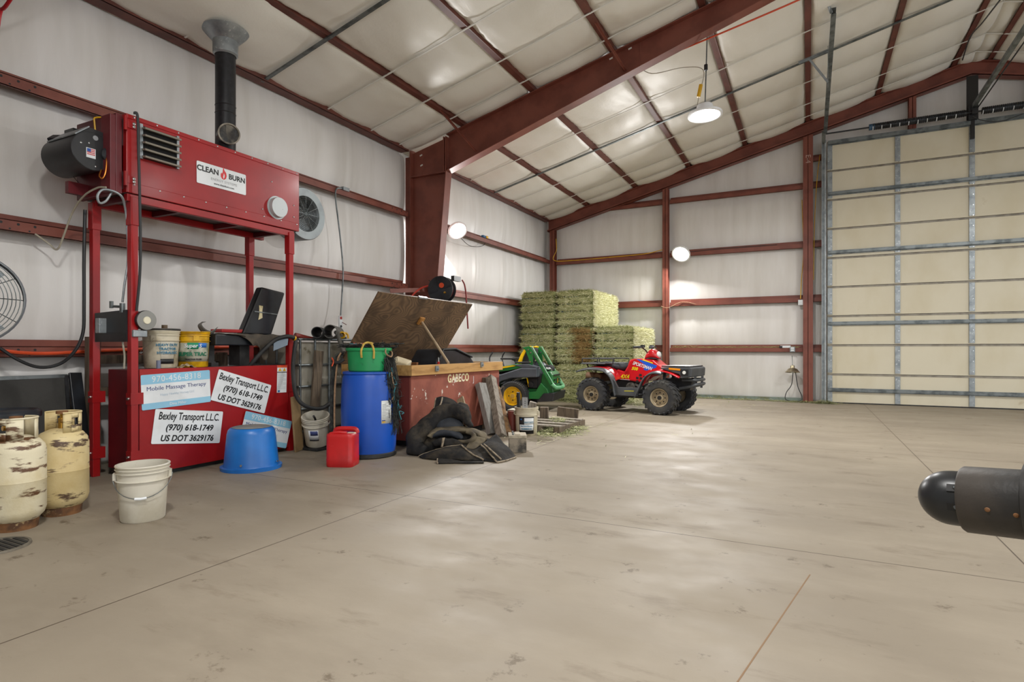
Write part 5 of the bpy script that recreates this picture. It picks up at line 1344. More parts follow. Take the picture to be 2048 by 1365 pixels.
b0, b1 = spot(975, 515, 6.95), spot(1050, 790, 6.62)
MB().bar(b0, b1, .095, .022, (0, -1, .2)).build('short_board', mat('pale_board', '#9a8a70', .75, c2='#84745b', scale=4, stretch=(8, 8, 1)), label='short pale board leaning on the chest behind the canvas heap', cat='board', bevel=.003, loc=b1)

# ================================================================== leaning posts beside the heap
def lean(name, label, base, top, w, h, m, up=(1, -.3, 0)):
    MB().bar(base, top, w, h, up).build(name, m, label=label, cat='post', bevel=.006, loc=base)
MG = mat('grey_board_face', '#8b8984', .75, c2='#77746e', scale=3, stretch=(9, 9, 1), bump=.15, bscale=18, bstretch=(9, 9, 1))
a, b = at(985, 869, Z=.01), at(961, 768, X=-3.985)
lean('post', 'smooth grey post leaning on the chest nearest the canvas heap', a, b, .135, .09, MG)
a, b = at(1003, 873, Z=.01), at(982, 756, X=-3.985)
lean('post', 'taller grey post with a rough edge leaning on the end of the chest', a, b, .12, .10, M_grey_wood)
a, b = at(972, 860, Z=.02), at(968, 756, X=-4.0)
lean('post', 'dark weathered post leaning on the chest between the two grey posts', a + Vector((-.06, .1, 0)), b + Vector((0, .06, 0)), .08, .08, M_grey_wood2)
a, b = at(1016, 871, Z=.01), at(994, 778, X=-3.93)
t = thing('round_post', 'rough brown round post with wire leaning right of the grey posts', 'post', a)
P = [a.lerp(b, i / 6) + Vector((.008 * math.sin(i * 2), .008 * math.cos(i * 3), 0)) for i in range(7)]
MB().tube(P, [.06, .058, .056, .055, .055, .054, .05], 12).build('trunk', mat('bark_brown', '#8a6a48', .85, c2='#5a4330', scale=5, stretch=(3, 3, 1), bump=.3), t)
MB().tube(smooth_pts([at(1016, 858, X=-3.5), at(1022, 862, X=-3.48), at(1026, 872, X=-3.46), at(1020, 874, X=-3.48), at(1014, 862, X=-3.5)], 5), .005, 6).build('wire', M_galv, t)
MB().tube(smooth_pts([b + Vector((.06, -.04, -.02)), b + Vector((.08, .04, .03)), b + Vector((.06, .08, -.08)), b + Vector((.05, .02, -.25))], 5), .008, 6).build('strap', M_grey_wood2, t)

# car battery
c = at(1028, 906, Z=0)
t = thing('car_battery', 'dusty beige car battery on the floor right of the canvas heap', 'battery', (c.x - .02, c.y + .12, 0), .5)
MB().box(-.095, .095, -.12, .12, 0, .155).build('case', mat('dusty_case', '#8b8171', .7, c2='#3a3732', scale=6), t, local=True, bevel=.006)
MB().box(-.10, .10, -.125, .125, .155, .19).box(-.03, .03, -.1, .1, .19, .2).build('top', mat('dusty_top', '#a59b88', .8, c2='#75705f', scale=8), t, local=True, bevel=.006)
MB().box(.096, .099, -.1, .1, .02, .13).build('label', mat('beige_label', '#b7ab96', .6, c2='#8c806b', scale=5), t, local=True)
for y in (-.08, .08): MB().cyl((-.05, y, .19), (-.05, y, .21), .012, n=10).build('terminal', M_galv_dark, t, local=True)

# white bucket with scrap metal
c = at(1053, 873, Z=0); d = c.copy(); d.z = 0; d.normalize(); p = c + d * .13
t = bucket('old white bucket of scrap metal with a black and white label beside the leaning posts', (p.x, p.y, 0), .152, .138, .37, M_pail_old, rz=.3, handle=0)
a = math.atan2(-p.y, -p.x) - .3
wrap(t, .138, .152, .37, .03, .25, a - .72, a + .72, M_ink)
wrap(t, .138, .152, .37, .075, .15, a - .66, a + .66, M_white, 'label_patch', dr=.003)
wrap(t, .138, .152, .37, .15, .238, a - .2, a + .67, M_white, 'label_patch', dr=.003)
for k in range(2): wrap_text(t, ('TRACTOR HYDRAULIC', 'TRANSMISSION OIL')[k], .022, .13 - .035 * k, a, .1475, mat('teal_ink', '#2b6f8c', .5), bold=.001, sx=.72)
wrap_text(t, 'HEAVY DUTY', .026, .18, a + .2, .1485, MATS['teal_ink'], bold=.001, sx=.8)
wrap(t, .138, .152, .37, .21, .228, a - .55, a - .42, MATS['label_sky'], 'label_mark', dr=.003)
bp_ = Vector((p.x, p.y, 0))
mb = MB().hexa([bp_ + Vector(q) for q in ((-.02, -.06, .02), (.05, -.055, .02), (.05, -.05, .02), (-.02, -.055, .02), (-.03, -.07, .50), (.045, -.065, .50), (.045, -.06, .50), (-.03, -.065, .50))])
mb.mt(1)
for i in range(7): mb.cyl(bp_ + Vector((.01, -.067, .30 + i * .03)), bp_ + Vector((.01, -.0615, .30 + i * .03)), .006, n=8)
mb.build('steel_angle', [mat('pale_zinc', '#b9bcbe', .5, .2, c2='#a2a6a8', scale=12), M_ink], label='pale perforated steel strip sticking out of the old white bucket', cat='steel strip', loc=bp_ + Vector((0, 0, .02)))
MB().bar(bp_ + Vector((-.10, .0, .02)), bp_ + Vector((-.115, -.01, .56)), .05, .035).build('black_bar', M_cable, label='black upright bar sticking out of the left of the old white bucket', cat='bar', loc=bp_ + Vector((-.1, 0, .02)), bevel=.004)
MB().obox(bp_ + Vector((.065, .04, .38)), (.09, .07, .11), (.1, .25, .3)).build('wood_block', M_grey_wood, label='grey wood block on top of the old white bucket', cat='block', loc=bp_ + Vector((.065, .04, .36)), bevel=.004)
q = at(1028, 826, X=bp_.x - .12)
q = bp_ + Vector((-.22, .02, 0))
MB().lathe([(0, 0), (.06, 0), (.062, .30), (.0, .30)], q, (0, 0, 1), 20).build('red_brown_can', mat('red_brown_can', '#6d2d22', .5, c2='#56241b', scale=5), label='red brown can standing between the leaning post and the old white bucket', cat='can', loc=q)
q = at(1018, 850, Z=0); q = Vector((-3.62, 7.32, 0))
MB().box(q.x - .14, q.x + .12, q.y - .12, q.y + .14, 0, .24).build('dark_crate', mat('dark_crate', '#33322f', .7), label='dark box on the floor behind the leaning posts', cat='box', loc=q, bevel=.01)
for i in range(5):
    col_ = ('#b9b3a4', '#8f4f3c', '#a98d6a', '#5c7f97', '#c6bfae')[i]
    MB().obox((q.x - .01, q.y + .01, .2425 + .005 + i * .0095), (.24, .2, .009), (0, 0, .1 * ((i * 7) % 5 - 2))).build('magazine', mat('magazine_%d' % i, col_, .5, c2='#cfc8b8', scale=9), label=('pale', 'red brown', 'tan', 'blue', 'cream')[i] + ' magazine in the small stack on the dark box', cat='magazine', loc=(q.x, q.y, .2425 + i * .0095), group='magazines on the dark box')

# broken pallet with hay
pl = thing('broken_pallet', 'broken wooden pallet with hay on it right of the old white bucket', 'pallet', (-3.35, 7.9, 0))
PXc, PYc = -3.3, 7.65
for i in range(3):
    MB().box(PXc - .42 + .36 * i - .04, PXc - .42 + .36 * i + .05, PYc - .45, PYc + .55, 0, .09).build('stringer', M_grey_wood2, pl, bevel=.003)
for i in range(4):
    MB().box(PXc - .5, PXc + .35, PYc - .45 + .27 * i, PYc - .33 + .27 * i, .09, .108).build('deck_board', M_grey_wood, pl, bevel=.002)
MB().obox((PXc + .05, PYc + .62, .17), (.32, .07, .14), (0, .1, .2)).build('loose_block', M_grey_wood2, pl, bevel=.004)
MB().obox((PXc - .2, PYc + .3, .19), (.12, .12, .16), (0, 0, .3)).build('loose_block', M_grey_wood2, pl, bevel=.004)
c = at(1135, 850, Z=.012)
rnd = random.Random(5)
mb = MB()
for i in range(5): mb.tube(smooth_pts([c + Vector((rnd.gauss(0, .05), rnd.gauss(0, .06), abs(rnd.gauss(0, .015)))) for _ in range(4)], 4), .006, 5)
mb.build('baling_twine', mat('blue_twine', '#2d6fb5', .6), label='scrap of blue twine lying on the floor right of the pallet', cat='twine', loc=c)

# ================================================================== black tubular arm in the right foreground
t = thing('implement_arm', 'thick black tubular machine arm with a domed end cutting in from the right edge', 'machine arm', (1.45, 1.2, 0))
A0 = Vector((-math.sin(TH), math.cos(TH), 0)); A1 = Vector((math.cos(TH), math.sin(TH), 0))
def vp(px, py, d): return Vector((0, 0, CAMH)) + A0 * d + A1 * ((px - CX) / FPX * d) + Vector((0, 0, (HY - py) / FPX * d))
D0 = 1.42
pc, pd = vp(1934, 999, D0), vp(2075, 1012, D0 - .10)
ax = (pd - pc).normalized()
rr = .079
M_arm = mat('worn_black_steel', '#2b2a29', .5, .2, c2='#3f3a35', scale=5, c3='#5a4634', scale3=8, lo3=.68, hi3=.75, bump=.06)
dome = [(0, -.100)] + [(.066 * math.sin(PI / 2 * i / 10), -.03 - .070 * math.cos(PI / 2 * i / 10)) for i in range(1, 11)] + [(.067, .01), (.062, .02)]
cap = MB().lathe(dome, pc, ax, 48).build('end_cap', mat('black_dome', '#222528', .35, c2='#1a1c1e', scale=4, c3='#a9a59b', scale3=9, lo3=.74, hi3=.76), t)
MB().lathe([(.066, -.002), (rr - .004, -.006), (rr, .0), (rr, .62), (rr - .008, .62)], pc, ax, 56).build('sleeve', M_arm, t)
M_bolt = mat('tab_dark', '#0d0d0e', .6)
view = (Vector((0, 0, CAMH)) - pc).normalized()
s_ = view - ax * view.dot(ax); s_.normalize(); q_ = ax.cross(s_)
for ang in (-.35, .32, 2.2, -2.2):
    e = s_ * math.cos(ang) + q_ * math.sin(ang)
    MB(frame(pc + e * .066 - ax * .010, ax, e)).box(-.014, .010, -.009, .009, -.002, .003).build('slot', M_bolt, t)
    MB().cyl(pc + e * .064 - ax * .010, pc + e * .072 - ax * .004, .005, n=8).build('stud', M_galv_dark, t)
for ang, l in ((.25, .055), (.33, .105)):
    e = s_ * math.cos(ang) + q_ * math.sin(ang)
    MB().lathe([(0, .003), (.004, .002), (.0055, 0)], pc + ax * l + e * rr, e, 12).build('bolt', M_rust, t)
col0 = pc + ax * .112
MB().lathe([(rr + .002, 0), (rr + .016, .004), (rr + .024, .03), (rr + .024, .3), (rr + .002, .3)], col0, ax, 56).build('collar', M_arm, t)
e = -q_
foot = pc + ax * .42
MB().box(foot.x - .07, foot.x + .07, foot.y - .07, foot.y + .07, .02, foot.z).box(foot.x - .2, foot.x + .2, foot.y - .2, foot.y + .2, 0, .02).build('stand_leg', M_arm, t)

# heat lamp and outlets on the back wall
p = at(1585, 742, Y=13.9)
t = thing('heat_lamp', 'metal clamp lamp hanging by its cord below the back wall girt', 'lamp', p)
MB().lathe([(.02, .12), (.04, .11), (.045, .06), (.09, .04), (.145, -.03), (.15, -.035), (.142, -.03), (.085, .035), (.03, .05)], p, (0, .12, 1), 32).build('reflector', mat('dull_aluminium', '#b9ad92', .3, .8, c2='#8d826c', scale=6), t)
MB().ball(p + Vector((0, -.01, -.0)), .045, 16, 10).build('bulb', M_white, t)
MB().tube(smooth_pts([at(1584, 712, Y=14.02), at(1584.5, 720, Y=13.95), p + Vector((0, .015, .12))], 4), .006, 6).build('hanger', M_galv_dark, t)
MB().tube(smooth_pts([at(1586, 745, Y=13.9), at(1583, 770, Y=13.95), at(1573, 785, Y=13.95), at(1571, 799, Y=13.95), at(1585, 803, Y=13.9), at(1600, 802, Y=13.9), at(1604, 793, Y=13.93), at(1596, 775, Y=13.93), at(1591, 745, Y=13.9)], 5), .009, 6).build('cord', M_cable, t)
for px, py, lab in ((1601.5, 605.5, 'white outlet box on the upper girt beside the red wind post'), (1585, 699, 'grey outlet box on the lower girt above the hanging clamp lamp')):
    p = at(px, py, Y=14.02)
    o = MB().box(p.x - .05, p.x + .05, 13.98, 14.04, p.z - .055, p.z + .055).mt(1).box(p.x - .03, p.x + .03, 13.974, 13.982, p.z + .005, p.z + .04).box(p.x - .03, p.x + .03, 13.974, 13.982, p.z - .04, p.z - .005)
    o.build('outlet_box', [M_galv if py > 650 else M_white, M_white], label=lab, cat='outlet', loc=(p.x, 14.04, p.z))
p = at(1571, 702, Y=14.08)
MB().obox((p.x, 14.06, 1.185), (.2, .05, .05), (0, 0, .1)).mt(1).obox((p.x - .09, 14.05, 1.18), (.06, .05, .045)).build('plug_cord', [M_white, M_ink], label='short white plug lying on the lower girt left of the outlet box', cat='plug', loc=(p.x, 14.06, 1.16))
hose('extension_cord', [at(1601, 598, Y=14.0), at(1603, 560, Y=14.05), at(1607, 500, Y=14.05), at(1604, 400, Y=14.05)], .008, M_yellow, 'yellow cord rising from the white outlet box along the wind post', 'cord')
hose('extension_cord', [at(1112, 478, Y=13.9), at(1113, 500, Y=13.9), at(1108, 521, Y=13.9), at(1150, 521, Y=14.03), at(1230, 514, Y=14.03), at(1290, 508, Y=14.03), at(1328, 499, Y=14.03)], .009, M_yellow, 'yellow cord strung along the back wall girt from the corner post', 'cord')
hose('extension_cord', [at(1640, 310, Y=14.0), at(1634, 360, Y=14.0), at(1629, 450, Y=14.0), at(1627, 560, Y=14.0)], .007, M_yellow, 'thin yellow cord hanging between the wind post and the door track', 'cord')
MB().tube(smooth_pts([at(1322, 613, Y=13.93), at(1336, 616, Y=13.93), at(1358, 606, Y=14.02), at(1375, 605, Y=14.03), at(1392, 609, Y=14.03)], 5), .007, 6).build('tie_rope', M_tan, label='tan rope tied round the wind post at the second girt', cat='rope', loc=at(1336, 616, Y=13.93))
# litter on the lower back girt
mb = MB(); rnd = random.Random(9)
for i in range(700):
    x = rnd.uniform(-2.9, -.2); a = rnd.uniform(-.9, .9); l = rnd.uniform(.02, .07)
    z = 1.163 + rnd.random() ** 2 * (.03 if x > -2.3 else .05)
    mb.bar((x, rnd.uniform(14.06, 14.13), z), (x + l * math.cos(a), rnd.uniform(14.06, 14.13), z + l * .2 * math.sin(a)), .006, .003)
mb.build('hay_litter', mat('litter_hay', '#a99f6e', .9, c2='#8b8154', scale=20), label='thin line of hay litter lying on the lower back wall girt', cat='hay', kind='stuff')
MB().tube(smooth_pts([(-2.35 + .05 * i, 14.09, 1.175 + .03 * (i % 3)) for i in range(11)], 4), .014, 6).build('leaf_scrap', mat('orange_leaf', '#9c6f48', .8), label='orange brown dry scrap lying on the lower back girt', cat='scrap', loc=(-2.1, 14.09, 1.165)) if False else None

# chalk mark on the wind post
p = at(1616, 318, Y=13.958)
text('E-4', .14, Matrix(((0, 1, 0, p.x), (0, 0, -1, 13.9585), (-1, 0, 0, p.z), (0, 0, 0, 1))), mat('chalk', '#b89a90', .8), None, name='chalk_mark')['kind'] = 'structure'
# ================================================================== stacked hay bales
def hay_mat(name, a, b_, c, d):
    m = bpy.data.materials.new(name); m.use_nodes = True
    nt = m.node_tree; N, L = nt.nodes, nt.links; b = N['Principled BSDF']; b.inputs['Roughness'].default_value = .85
    b.inputs['Specular IOR Level'].default_value = .2
    at_ = N.new('ShaderNodeAttribute'); at_.attribute_name = 'tint'
    r = N.new('ShaderNodeValToRGB'); e = r.color_ramp.elements
    e[0].position = 0; e[0].color = lin(a); e[1].position = 1; e[1].color = lin(d)
    for pos, col in ((.35, b_), (.7, c)):
        q = e.new(pos); q.color = lin(col)
    L.new(at_.outputs['Fac'], r.inputs[0]); L.new(r.outputs[0], b.inputs['Base Color'])
    return m
M_hay = hay_mat('green_hay', '#525835', '#8a8f5c', '#b4b681', '#e2dfba')
M_hay_cut = hay_mat('cut_hay', '#85875c', '#bdbb8e', '#dedbb4', '#f4f2da')
M_hay_brown = hay_mat('weathered_hay', '#3f2f1c', '#6d5430', '#8b7142', '#b29a66')
M_twine_b = mat('pale_blue_twine', '#5f8b9c', .6)
def bale(name, loc, w, l, h, seed, label, nfront, nside, ntop, brown=False, group='big square hay bales'):
    g = np.random.default_rng(seed)
    V, Fc, MI, T = [], [], [], []
    # core block with rounded edges and flake grooves along the front
    nx, ny, nz = 22, 22, 26
    def addgrid(fn, nu, nv, mi, tint):
        b0 = len(V)
        for i in range(nu + 1):
            for j in range(nv + 1): V.append(fn(i / nu, j / nv))
        for i in range(nu):
            for j in range(nv):
                a = b0 + i * (nv + 1) + j
                Fc.append((a, a + nv + 1, a + nv + 2, a + 1)); MI.append(mi); T.append(tint + .12 * g.random())
    strings = [.2, .42, .62, .82]
    def shape(x, y, z):
        # x,y in -.5..0.5 units of w,l ; z 0..1
        gx, gz = x, z - .5
        e = .5 - .045 * (max(0, abs(gz) * 2 - .8) / .2) ** 2
        groove = sum(math.exp(-((z - s) / .038) ** 2) for s in strings) * .055
        k = 1 - .07 * (max(0, abs(gz) * 2 - .75) / .25) ** 2
        bul = .012 * math.sin(seed + 9 * z + 3 * x) + .01 * math.sin(seed * 2 + 14 * x)
        return (x * w * k, (y * l) * k - (bul - groove - .10 * max(0, (abs(x) * 2 - .85) / .15) ** 2) * (1 if y < -.49 else 0), z * h - .012 * (abs(x) * 2) ** 4 * (1 if z > .99 else 0))
    addgrid(lambda u, v: shape(u - .5, -.5, v), nx, nz, 0, .1)
    addgrid(lambda u, v: shape(.5, u - .5, v), ny, nz, 1, .12)
    addgrid(lambda u, v: shape(.5 - u, .5, v), 4, nz, 0, .1)
    addgrid(lambda u, v: shape(-.5, .5 - u, v), ny, nz, 0, .1)
    addgrid(lambda u, v: shape(u - .5, v - .5, 1), nx, ny, 0, .12)
    addgrid(lambda u, v: shape(u - .5, .5 - v, 0), 4, 4, 0, .1)
    def blade(p, d, L_, wd, nrm, mi, t):
        s = np.cross(d, nrm); s /= (np.linalg.norm(s) + 1e-9); s *= wd / 2
        mid = p + d * L_ * .5 + nrm * (.012 * g.random()); end = p + d * L_ + nrm * (.03 * (g.random() - .25))
        b0 = len(V)
        for q in (p - s, p + s, mid + s, mid - s, end): V.append(tuple(q))
        Fc.append((b0, b0 + 1, b0 + 2, b0 + 3)); MI.append(mi); T.append(t)
        Fc.append((b0 + 3, b0 + 2, b0 + 4)); MI.append(mi); T.append(t)
    X, Yv, Z = np.array([1., 0, 0]), np.array([0, 1., 0]), np.array([0, 0, 1.])
    for i in range(int(nfront * 2.1)):
        u, v = g.random() - .5, g.random()
        p = np.array(shape(u, -.5, v)); a = g.normal(0, .28) + (0 if g.random() < .8 else g.normal(0, 1.2))
        d = X * math.cos(a) * (1 if u < -.42 else (-1 if u > .42 else (1 if g.random() < .5 else -1))) + Z * math.sin(a) - Yv * abs(g.normal(0, .18))
        d /= np.linalg.norm(d)
        near = min(min(abs(v - s) for s in strings), .6 * min(v, 1 - v), .6 * (.5 - abs(u)))
        if near < .04 and g.random() < .74: continue
        t = np.clip(.25 + .75 * g.random() ** 1.3 - 0, 0, 1)
        mi = 0
        if brown and u > -.06 + .06 * math.sin(v * 11) + .05 * g.normal() : mi = 2
        blade(p + Yv * .01, d, .05 + .12 * g.random() if near > .06 else .03 + .04 * g.random(), .0035 + .004 * g.random(), -Yv, mi, t)
    for i in range(int(nside * 1.5)):
        u, v = g.random() - .5, g.random()
        p = np.array(shape(.5, u, v)); d = X * (.5 + g.random()) + Yv * g.normal(0, .6) + Z * g.normal(0, .6); d /= np.linalg.norm(d)
        blade(p - X * .01, d, .02 + .05 * g.random(), .005 + .004 * g.random(), X, 2 if brown and g.random() < .5 else 1, np.clip(.3 + .7 * g.random(), 0, 1))
    for i in range(ntop):
        u, v = g.random() - .5, g.random() ** 1.6 - .5
        p = np.array(shape(u, v, 1.)); a = g.random() * 6.28
        d = X * math.cos(a) + Yv * math.sin(a) + Z * abs(g.normal(0, .25)); d /= np.linalg.norm(d)
        blade(p - Z * .01, d, .05 + .1 * g.random(), .005, Z, 0, np.clip(.3 + .7 * g.random(), 0, 1))
    me = bpy.data.meshes.new(name); me.from_pydata(V, [], Fc)
    for m in (M_hay, M_hay_cut, M_hay_brown): me.materials.append(m)
    me.polygons.foreach_set('material_index', MI)
    at_ = me.attributes.new('tint', 'FLOAT', 'FACE'); at_.data.foreach_set('value', [float(q) for q in T])
    me.update()
    o = bpy.data.objects.new(name, me); COL.objects.link(o); o.location = loc; WM[o.name] = Matrix.Translation(loc)
    setprops(o, label, 'hay bale', group)
    for s in strings[1:]:
        x0 = g.random() * .3; x1 = x0 + .3 + .3 * g.random()
        P = [Vector(shape(-.5 + x0 + (x1 - x0) * i / 8, -.5, s)) + Vector((0, -.020, .006 * math.sin(i))) for i in range(9)]
        MB().tube(P, .0045, 5).build('twine', M_twine_b, o, local=True)
    return o
HB, HL, HH = .855, 1.84, .80
HYc = 12.02 + HL / 2
cols = (-5.475, -4.585, -3.695)
bale('hay_bale', (cols[0], HYc, 0), HB, HL, HH, 1, 'hay bale at the foot of the stack in the wall corner behind the green mower', 3500, 0, 100)
bale('hay_bale', (cols[1], HYc - .05, 0), HB, HL, HH, 2, 'hay bale at the foot of the stack between the mower and the quad bike', 9000, 1200, 1200)
bale('hay_bale', (cols[2], HYc + .03, 0), HB, HL, HH, 3, 'hay bale at the foot of the stack behind the red quad bike', 5000, 3000, 300)
bale('hay_bale', (cols[0] + .0, HYc, HH + .014), HB, HL, HH, 4, 'hay bale of the middle row nearest the left wall', 8000, 600, 300)
bale('hay_bale', (cols[1] + .0, HYc - .03, HH + .014), HB, HL, HH, 5, 'hay bale with a brown weathered right half in the middle row', 8500, 2500, 1200, brown=True)
bale('hay_bale', (cols[2] + .0, HYc + .02, HH + .014), HB, HL, HH, 6, 'hay bale on the lower right step of the stack above the red quad bike', 8000, 4500, 2500)
bale('hay_bale', (cols[0] + .01, HYc, 2 * HH + .028), HB, HL, HH, 7, 'hay bale at the top left of the stack below the corner post', 8000, 600, 2500)
bale('hay_bale', (cols[1] + .01, HYc + .0, 2 * HH + .028), HB, HL, HH, 8, 'hay bale at the top right of the stack with a pale cut side', 8000, 5000, 2500)

def loose_hay(label, spots, n, seed, zmax=.05, name='loose_hay'):
    g = random.Random(seed); mb = MB(); T = []
    for i in range(n):
        x, y, rx, ry, hz = g.choice(spots)
        px, py = x + g.gauss(0, rx), y + g.gauss(0, ry)
        q = math.exp(-((px - x) / (rx * 1.5)) ** 2 - ((py - y) / (ry * 1.5)) ** 2)
        z = .003 + hz * q * g.random(); a = g.uniform(0, 6.28); l = g.uniform(.04, .13); dz = g.gauss(0, .012)
        d = Vector((math.cos(a), math.sin(a), 0)) * l; s = Vector((-math.sin(a), math.cos(a), 0)) * g.uniform(.002, .004)
        p = Vector((px, py, z)); e = p + d + Vector((0, 0, max(-z + .003, dz)))
        mb.add([p - s, p + s, e + s, e - s], [(0, 1, 2, 3)])
        T.append(g.random() ** 1.2)
    o = mb.build(name, M_hay, label=label, cat='hay', kind='stuff')
    at_ = o.data.attributes.new('tint', 'FLOAT', 'FACE'); at_.data.foreach_set('value', T)
    return o
loose_hay('loose hay spilled over the broken pallet', [(-3.15, 7.75, .12, .22, .16), (-3.0, 7.6, .12, .2, .06), (-3.3, 7.9, .15, .2, .14), (-3.05, 7.25, .15, .15, .02)], 3500, 3)
loose_hay('loose hay along the foot of the bales', [(-4.6, 11.85, .4, .1, .08), (-4.2, 11.7, .3, .15, .05), (-3.4, 11.8, .4, .12, .12), (-2.9, 12.4, .15, .5, .1)], 4500, 4)
loose_hay('thin hay litter along the foot of the back wall', [(-2.2, 13.95, .6, .06, .02), (-.9, 13.95, .6, .06, .02), (-.1, 13.85, .3, .08, .02), (.3, 13.75, .12, .1, .08)], 2600, 5)
loose_hay('scattered hay stalks on the floor before the bales', [(-3.0, 9., .9, 1.2, .0), (-1.5, 12.5, .8, .7, .0), (-3.2, 6.6, .3, .4, .0)], 260, 6)
# ================================================================== shared wheel builder
def loft(mb, rings, caps=True, smooth=True):
    n = len(rings[0]); vs = [p for r in rings for p in r]
    fs = [(i * n + k, i * n + (k + 1) % n, (i + 1) * n + (k + 1) % n, (i + 1) * n + k) for i in range(len(rings) - 1) for k in range(n)]
    mb.add(vs, fs, smooth)
    if caps: mb.add(rings[0], [tuple(range(n))[::-1]], False); mb.add(rings[-1], [tuple(range(n))], False)
    return mb
def wheel(parent, c, r, w, rim_r, m_rim, side, kind):
    """c centre in the vehicle's own frame, axle along y; side -1 faces the right hand side"""
    c = Vector(c); ax = Vector((0, side, 0))
    mb = MB().lathe([(rim_r, -w * .38), (rim_r + .02, -w * .46), (r * .82, -w * .5), (r * .93, -w * .47), (r * .975, -w * .38), (r * .985, 0), (r * .975, w * .38), (r * .93, w * .47), (r * .82, w * .5), (rim_r + .02, w * .46), (rim_r, w * .38)], c, ax, 56)
    u, v = Vector((1, 0, 0)), Vector((0, 0, 1))
    n = 20 if kind == 'knobby' else 44
    for i in range(n):
        a = 2 * PI * i / n
        if kind == 'knobby':
            for s in (-1, 1):
                a2 = a + (PI / n if s > 0 else 0)
                e = u * math.cos(a2) + v * math.sin(a2); tn = v * math.cos(a2) - u * math.sin(a2)
                p0 = c + e * (r * .975) + ax * (s * .012); p1 = c + e * (r * .965) + ax * (s * w * .42) + tn * .05 * s
                mb.bar(p0, p1, .034, .034, e)
                p2 = c + e * (r * .86) + ax * (s * w * .505) + tn * .055 * s
                mb.bar(p1, p2, .032, .024, ax)
        else:
            for j in range(5):
                a2 = a + (PI / n if j % 2 else 0)
                e = u * math.cos(a2) + v * math.sin(a2); tn = v * math.cos(a2) - u * math.sin(a2)
                p = c + e * (r * .985) + ax * (w * .18 * (j - 2))
                mb.bar(p - tn * .010, p + tn * .010, w * .15, .016, e)
            e = u * math.cos(a) + v * math.sin(a)
            mb.bar(c + e * r * .965 + ax * w * .44, c + e * r * .90 + ax * w * .49, .016, .012, ax)
    tire = mb.build('wheel', M_tire, parent, local=True, label=None)
    d = w * .40
    rm = MB().lathe([(rim_r + .004, d + .012), (rim_r + .006, d), (rim_r - .012, d - .005), (rim_r - .018, d * .55), (rim_r * .82, d * .45), (rim_r * .78, d * .52), (rim_r * .45, d * .58), (rim_r * .40, d * .75), (rim_r * .18, d * .78), (0, d * .78)], c, ax, 40)
    rm.lathe([(rim_r + .004, -d - .012), (rim_r, -d * .3), (0, -d * .3)], c, ax, 32)
    rm.build('rim', m_rim, tire, local=True)
    mb = MB()
    hub = MB().cyl(c + ax * d * .7, c + ax * (d * 1.05), rim_r * .22, n=18).build('hub', MATS['hub_dark'] if kind == 'knobby' else MATS['hub_pale'], tire, local=True)
    for k in range(8 if kind == 'knobby' else 4):
        a = 2 * PI * k / (8 if kind == 'knobby' else 4)
        e = u * math.cos(a) + v * math.sin(a)
        mb.cyl(c + e * rim_r * (.58 if kind == 'knobby' else .45) + ax * d * .55, c + e * rim_r * (.58 if kind == 'knobby' else .45) + ax * d * (.62 if kind == 'knobby' else .85), .012 if kind == 'knobby' else .011, n=8)
    mb.build('lug_holes', M_ink, tire, local=True)
    return tire
M_tire = mat('tire_rubber', '#26272a', .75, c2='#3b3a37', scale=5, bump=.08, bscale=40, c3='#6b6253', scale3=7, lo3=.66, hi3=.85)
M_rim = mat('tan_rim', '#a89a80', .45, .2, c2='#8d7f67', scale=6, c3='#5f513f', scale3=9, lo3=.62, hi3=.75)
M_yrim = mat('yellow_rim', '#dcae10', .4, c2='#c79a0c', scale=5)
mat('hub_dark', '#262524', .5, .3); mat('hub_pale', '#b58f3a', .5)

# ================================================================== red quad bike
M_ared = mat('red_quad_plastic', '#c8141f', .28, c2='#b3111b', scale=2.5, coat=.3)
M_agrey = mat('grey_black_plastic', '#3d4043', .5, c2='#4a4d50', scale=4, c3='#6f6c66', scale3=8, lo3=.64, hi3=.85)
M_ablack = mat('quad_black', '#1c1d20', .45, c2='#27282b', scale=5)
M_seat = mat('seat_vinyl', '#25272b', .42, c2='#30333a', scale=4, bump=.05)
M_eng = mat('engine_metal', '#77736c', .5, .6, c2='#3b3835', scale=9)
M_muf = mat('rusty_muffler', '#6b4a34', .7, .2, c2='#8a6a50', scale=6)
M_blue = mat('decal_blue', '#1d56c4', .35)
q = thing('quad_bike', 'red four wheel quad bike with black seat parked before the hay bales', 'quad bike', (-2.84, 10.67, 0), R(-8))
L_ = dict(local=True)
for x in (-.65, .65):
    for s in (-1, 1):
        wheel(q, (x, s * .45, .298), .30, .25, .150 if x < 0 else .155, M_rim, s, 'knobby')
MB().cyl((-.65, -.38, .3), (-.65, .38, .3), .03, n=12).build('axle', M_ablack, q, **L_)
MB().cyl((.65, -.38, .3), (.65, .38, .3), .022, n=12).build('axle', M_ablack, q, **L_)
mb = MB().box(-.75, .8, -.17, .17, .24, .30)
for s in (-1, 1):
    mb.bar((.55, s * .1, .35), (.65, s * .34, .28), .035).bar((.75, s * .1, .35), (.65, s * .34, .28), .035).bar((.62, s * .2, .75), (.65, s * .33, .33), .05)
    mb.bar((-.55, s * .1, .35), (-.65, s * .34, .28), .04)
mb.build('chassis', M_ablack, q, **L_)
mb = MB().box(-.42, .2, -.14, .14, .3, .56); mb.build('engine_block', M_ablack, q, bevel=.02, **L_)
mb = MB().cyl((-.02, -.15, .44), (-.02, -.22, .44), .085, n=24).cyl((-.02, -.22, .44), (-.02, -.235, .44), .06, n=20).bar((.06, -.18, .5), (.2, -.2, .42), .035)
mb.build('engine_cover', M_eng, q, **L_)
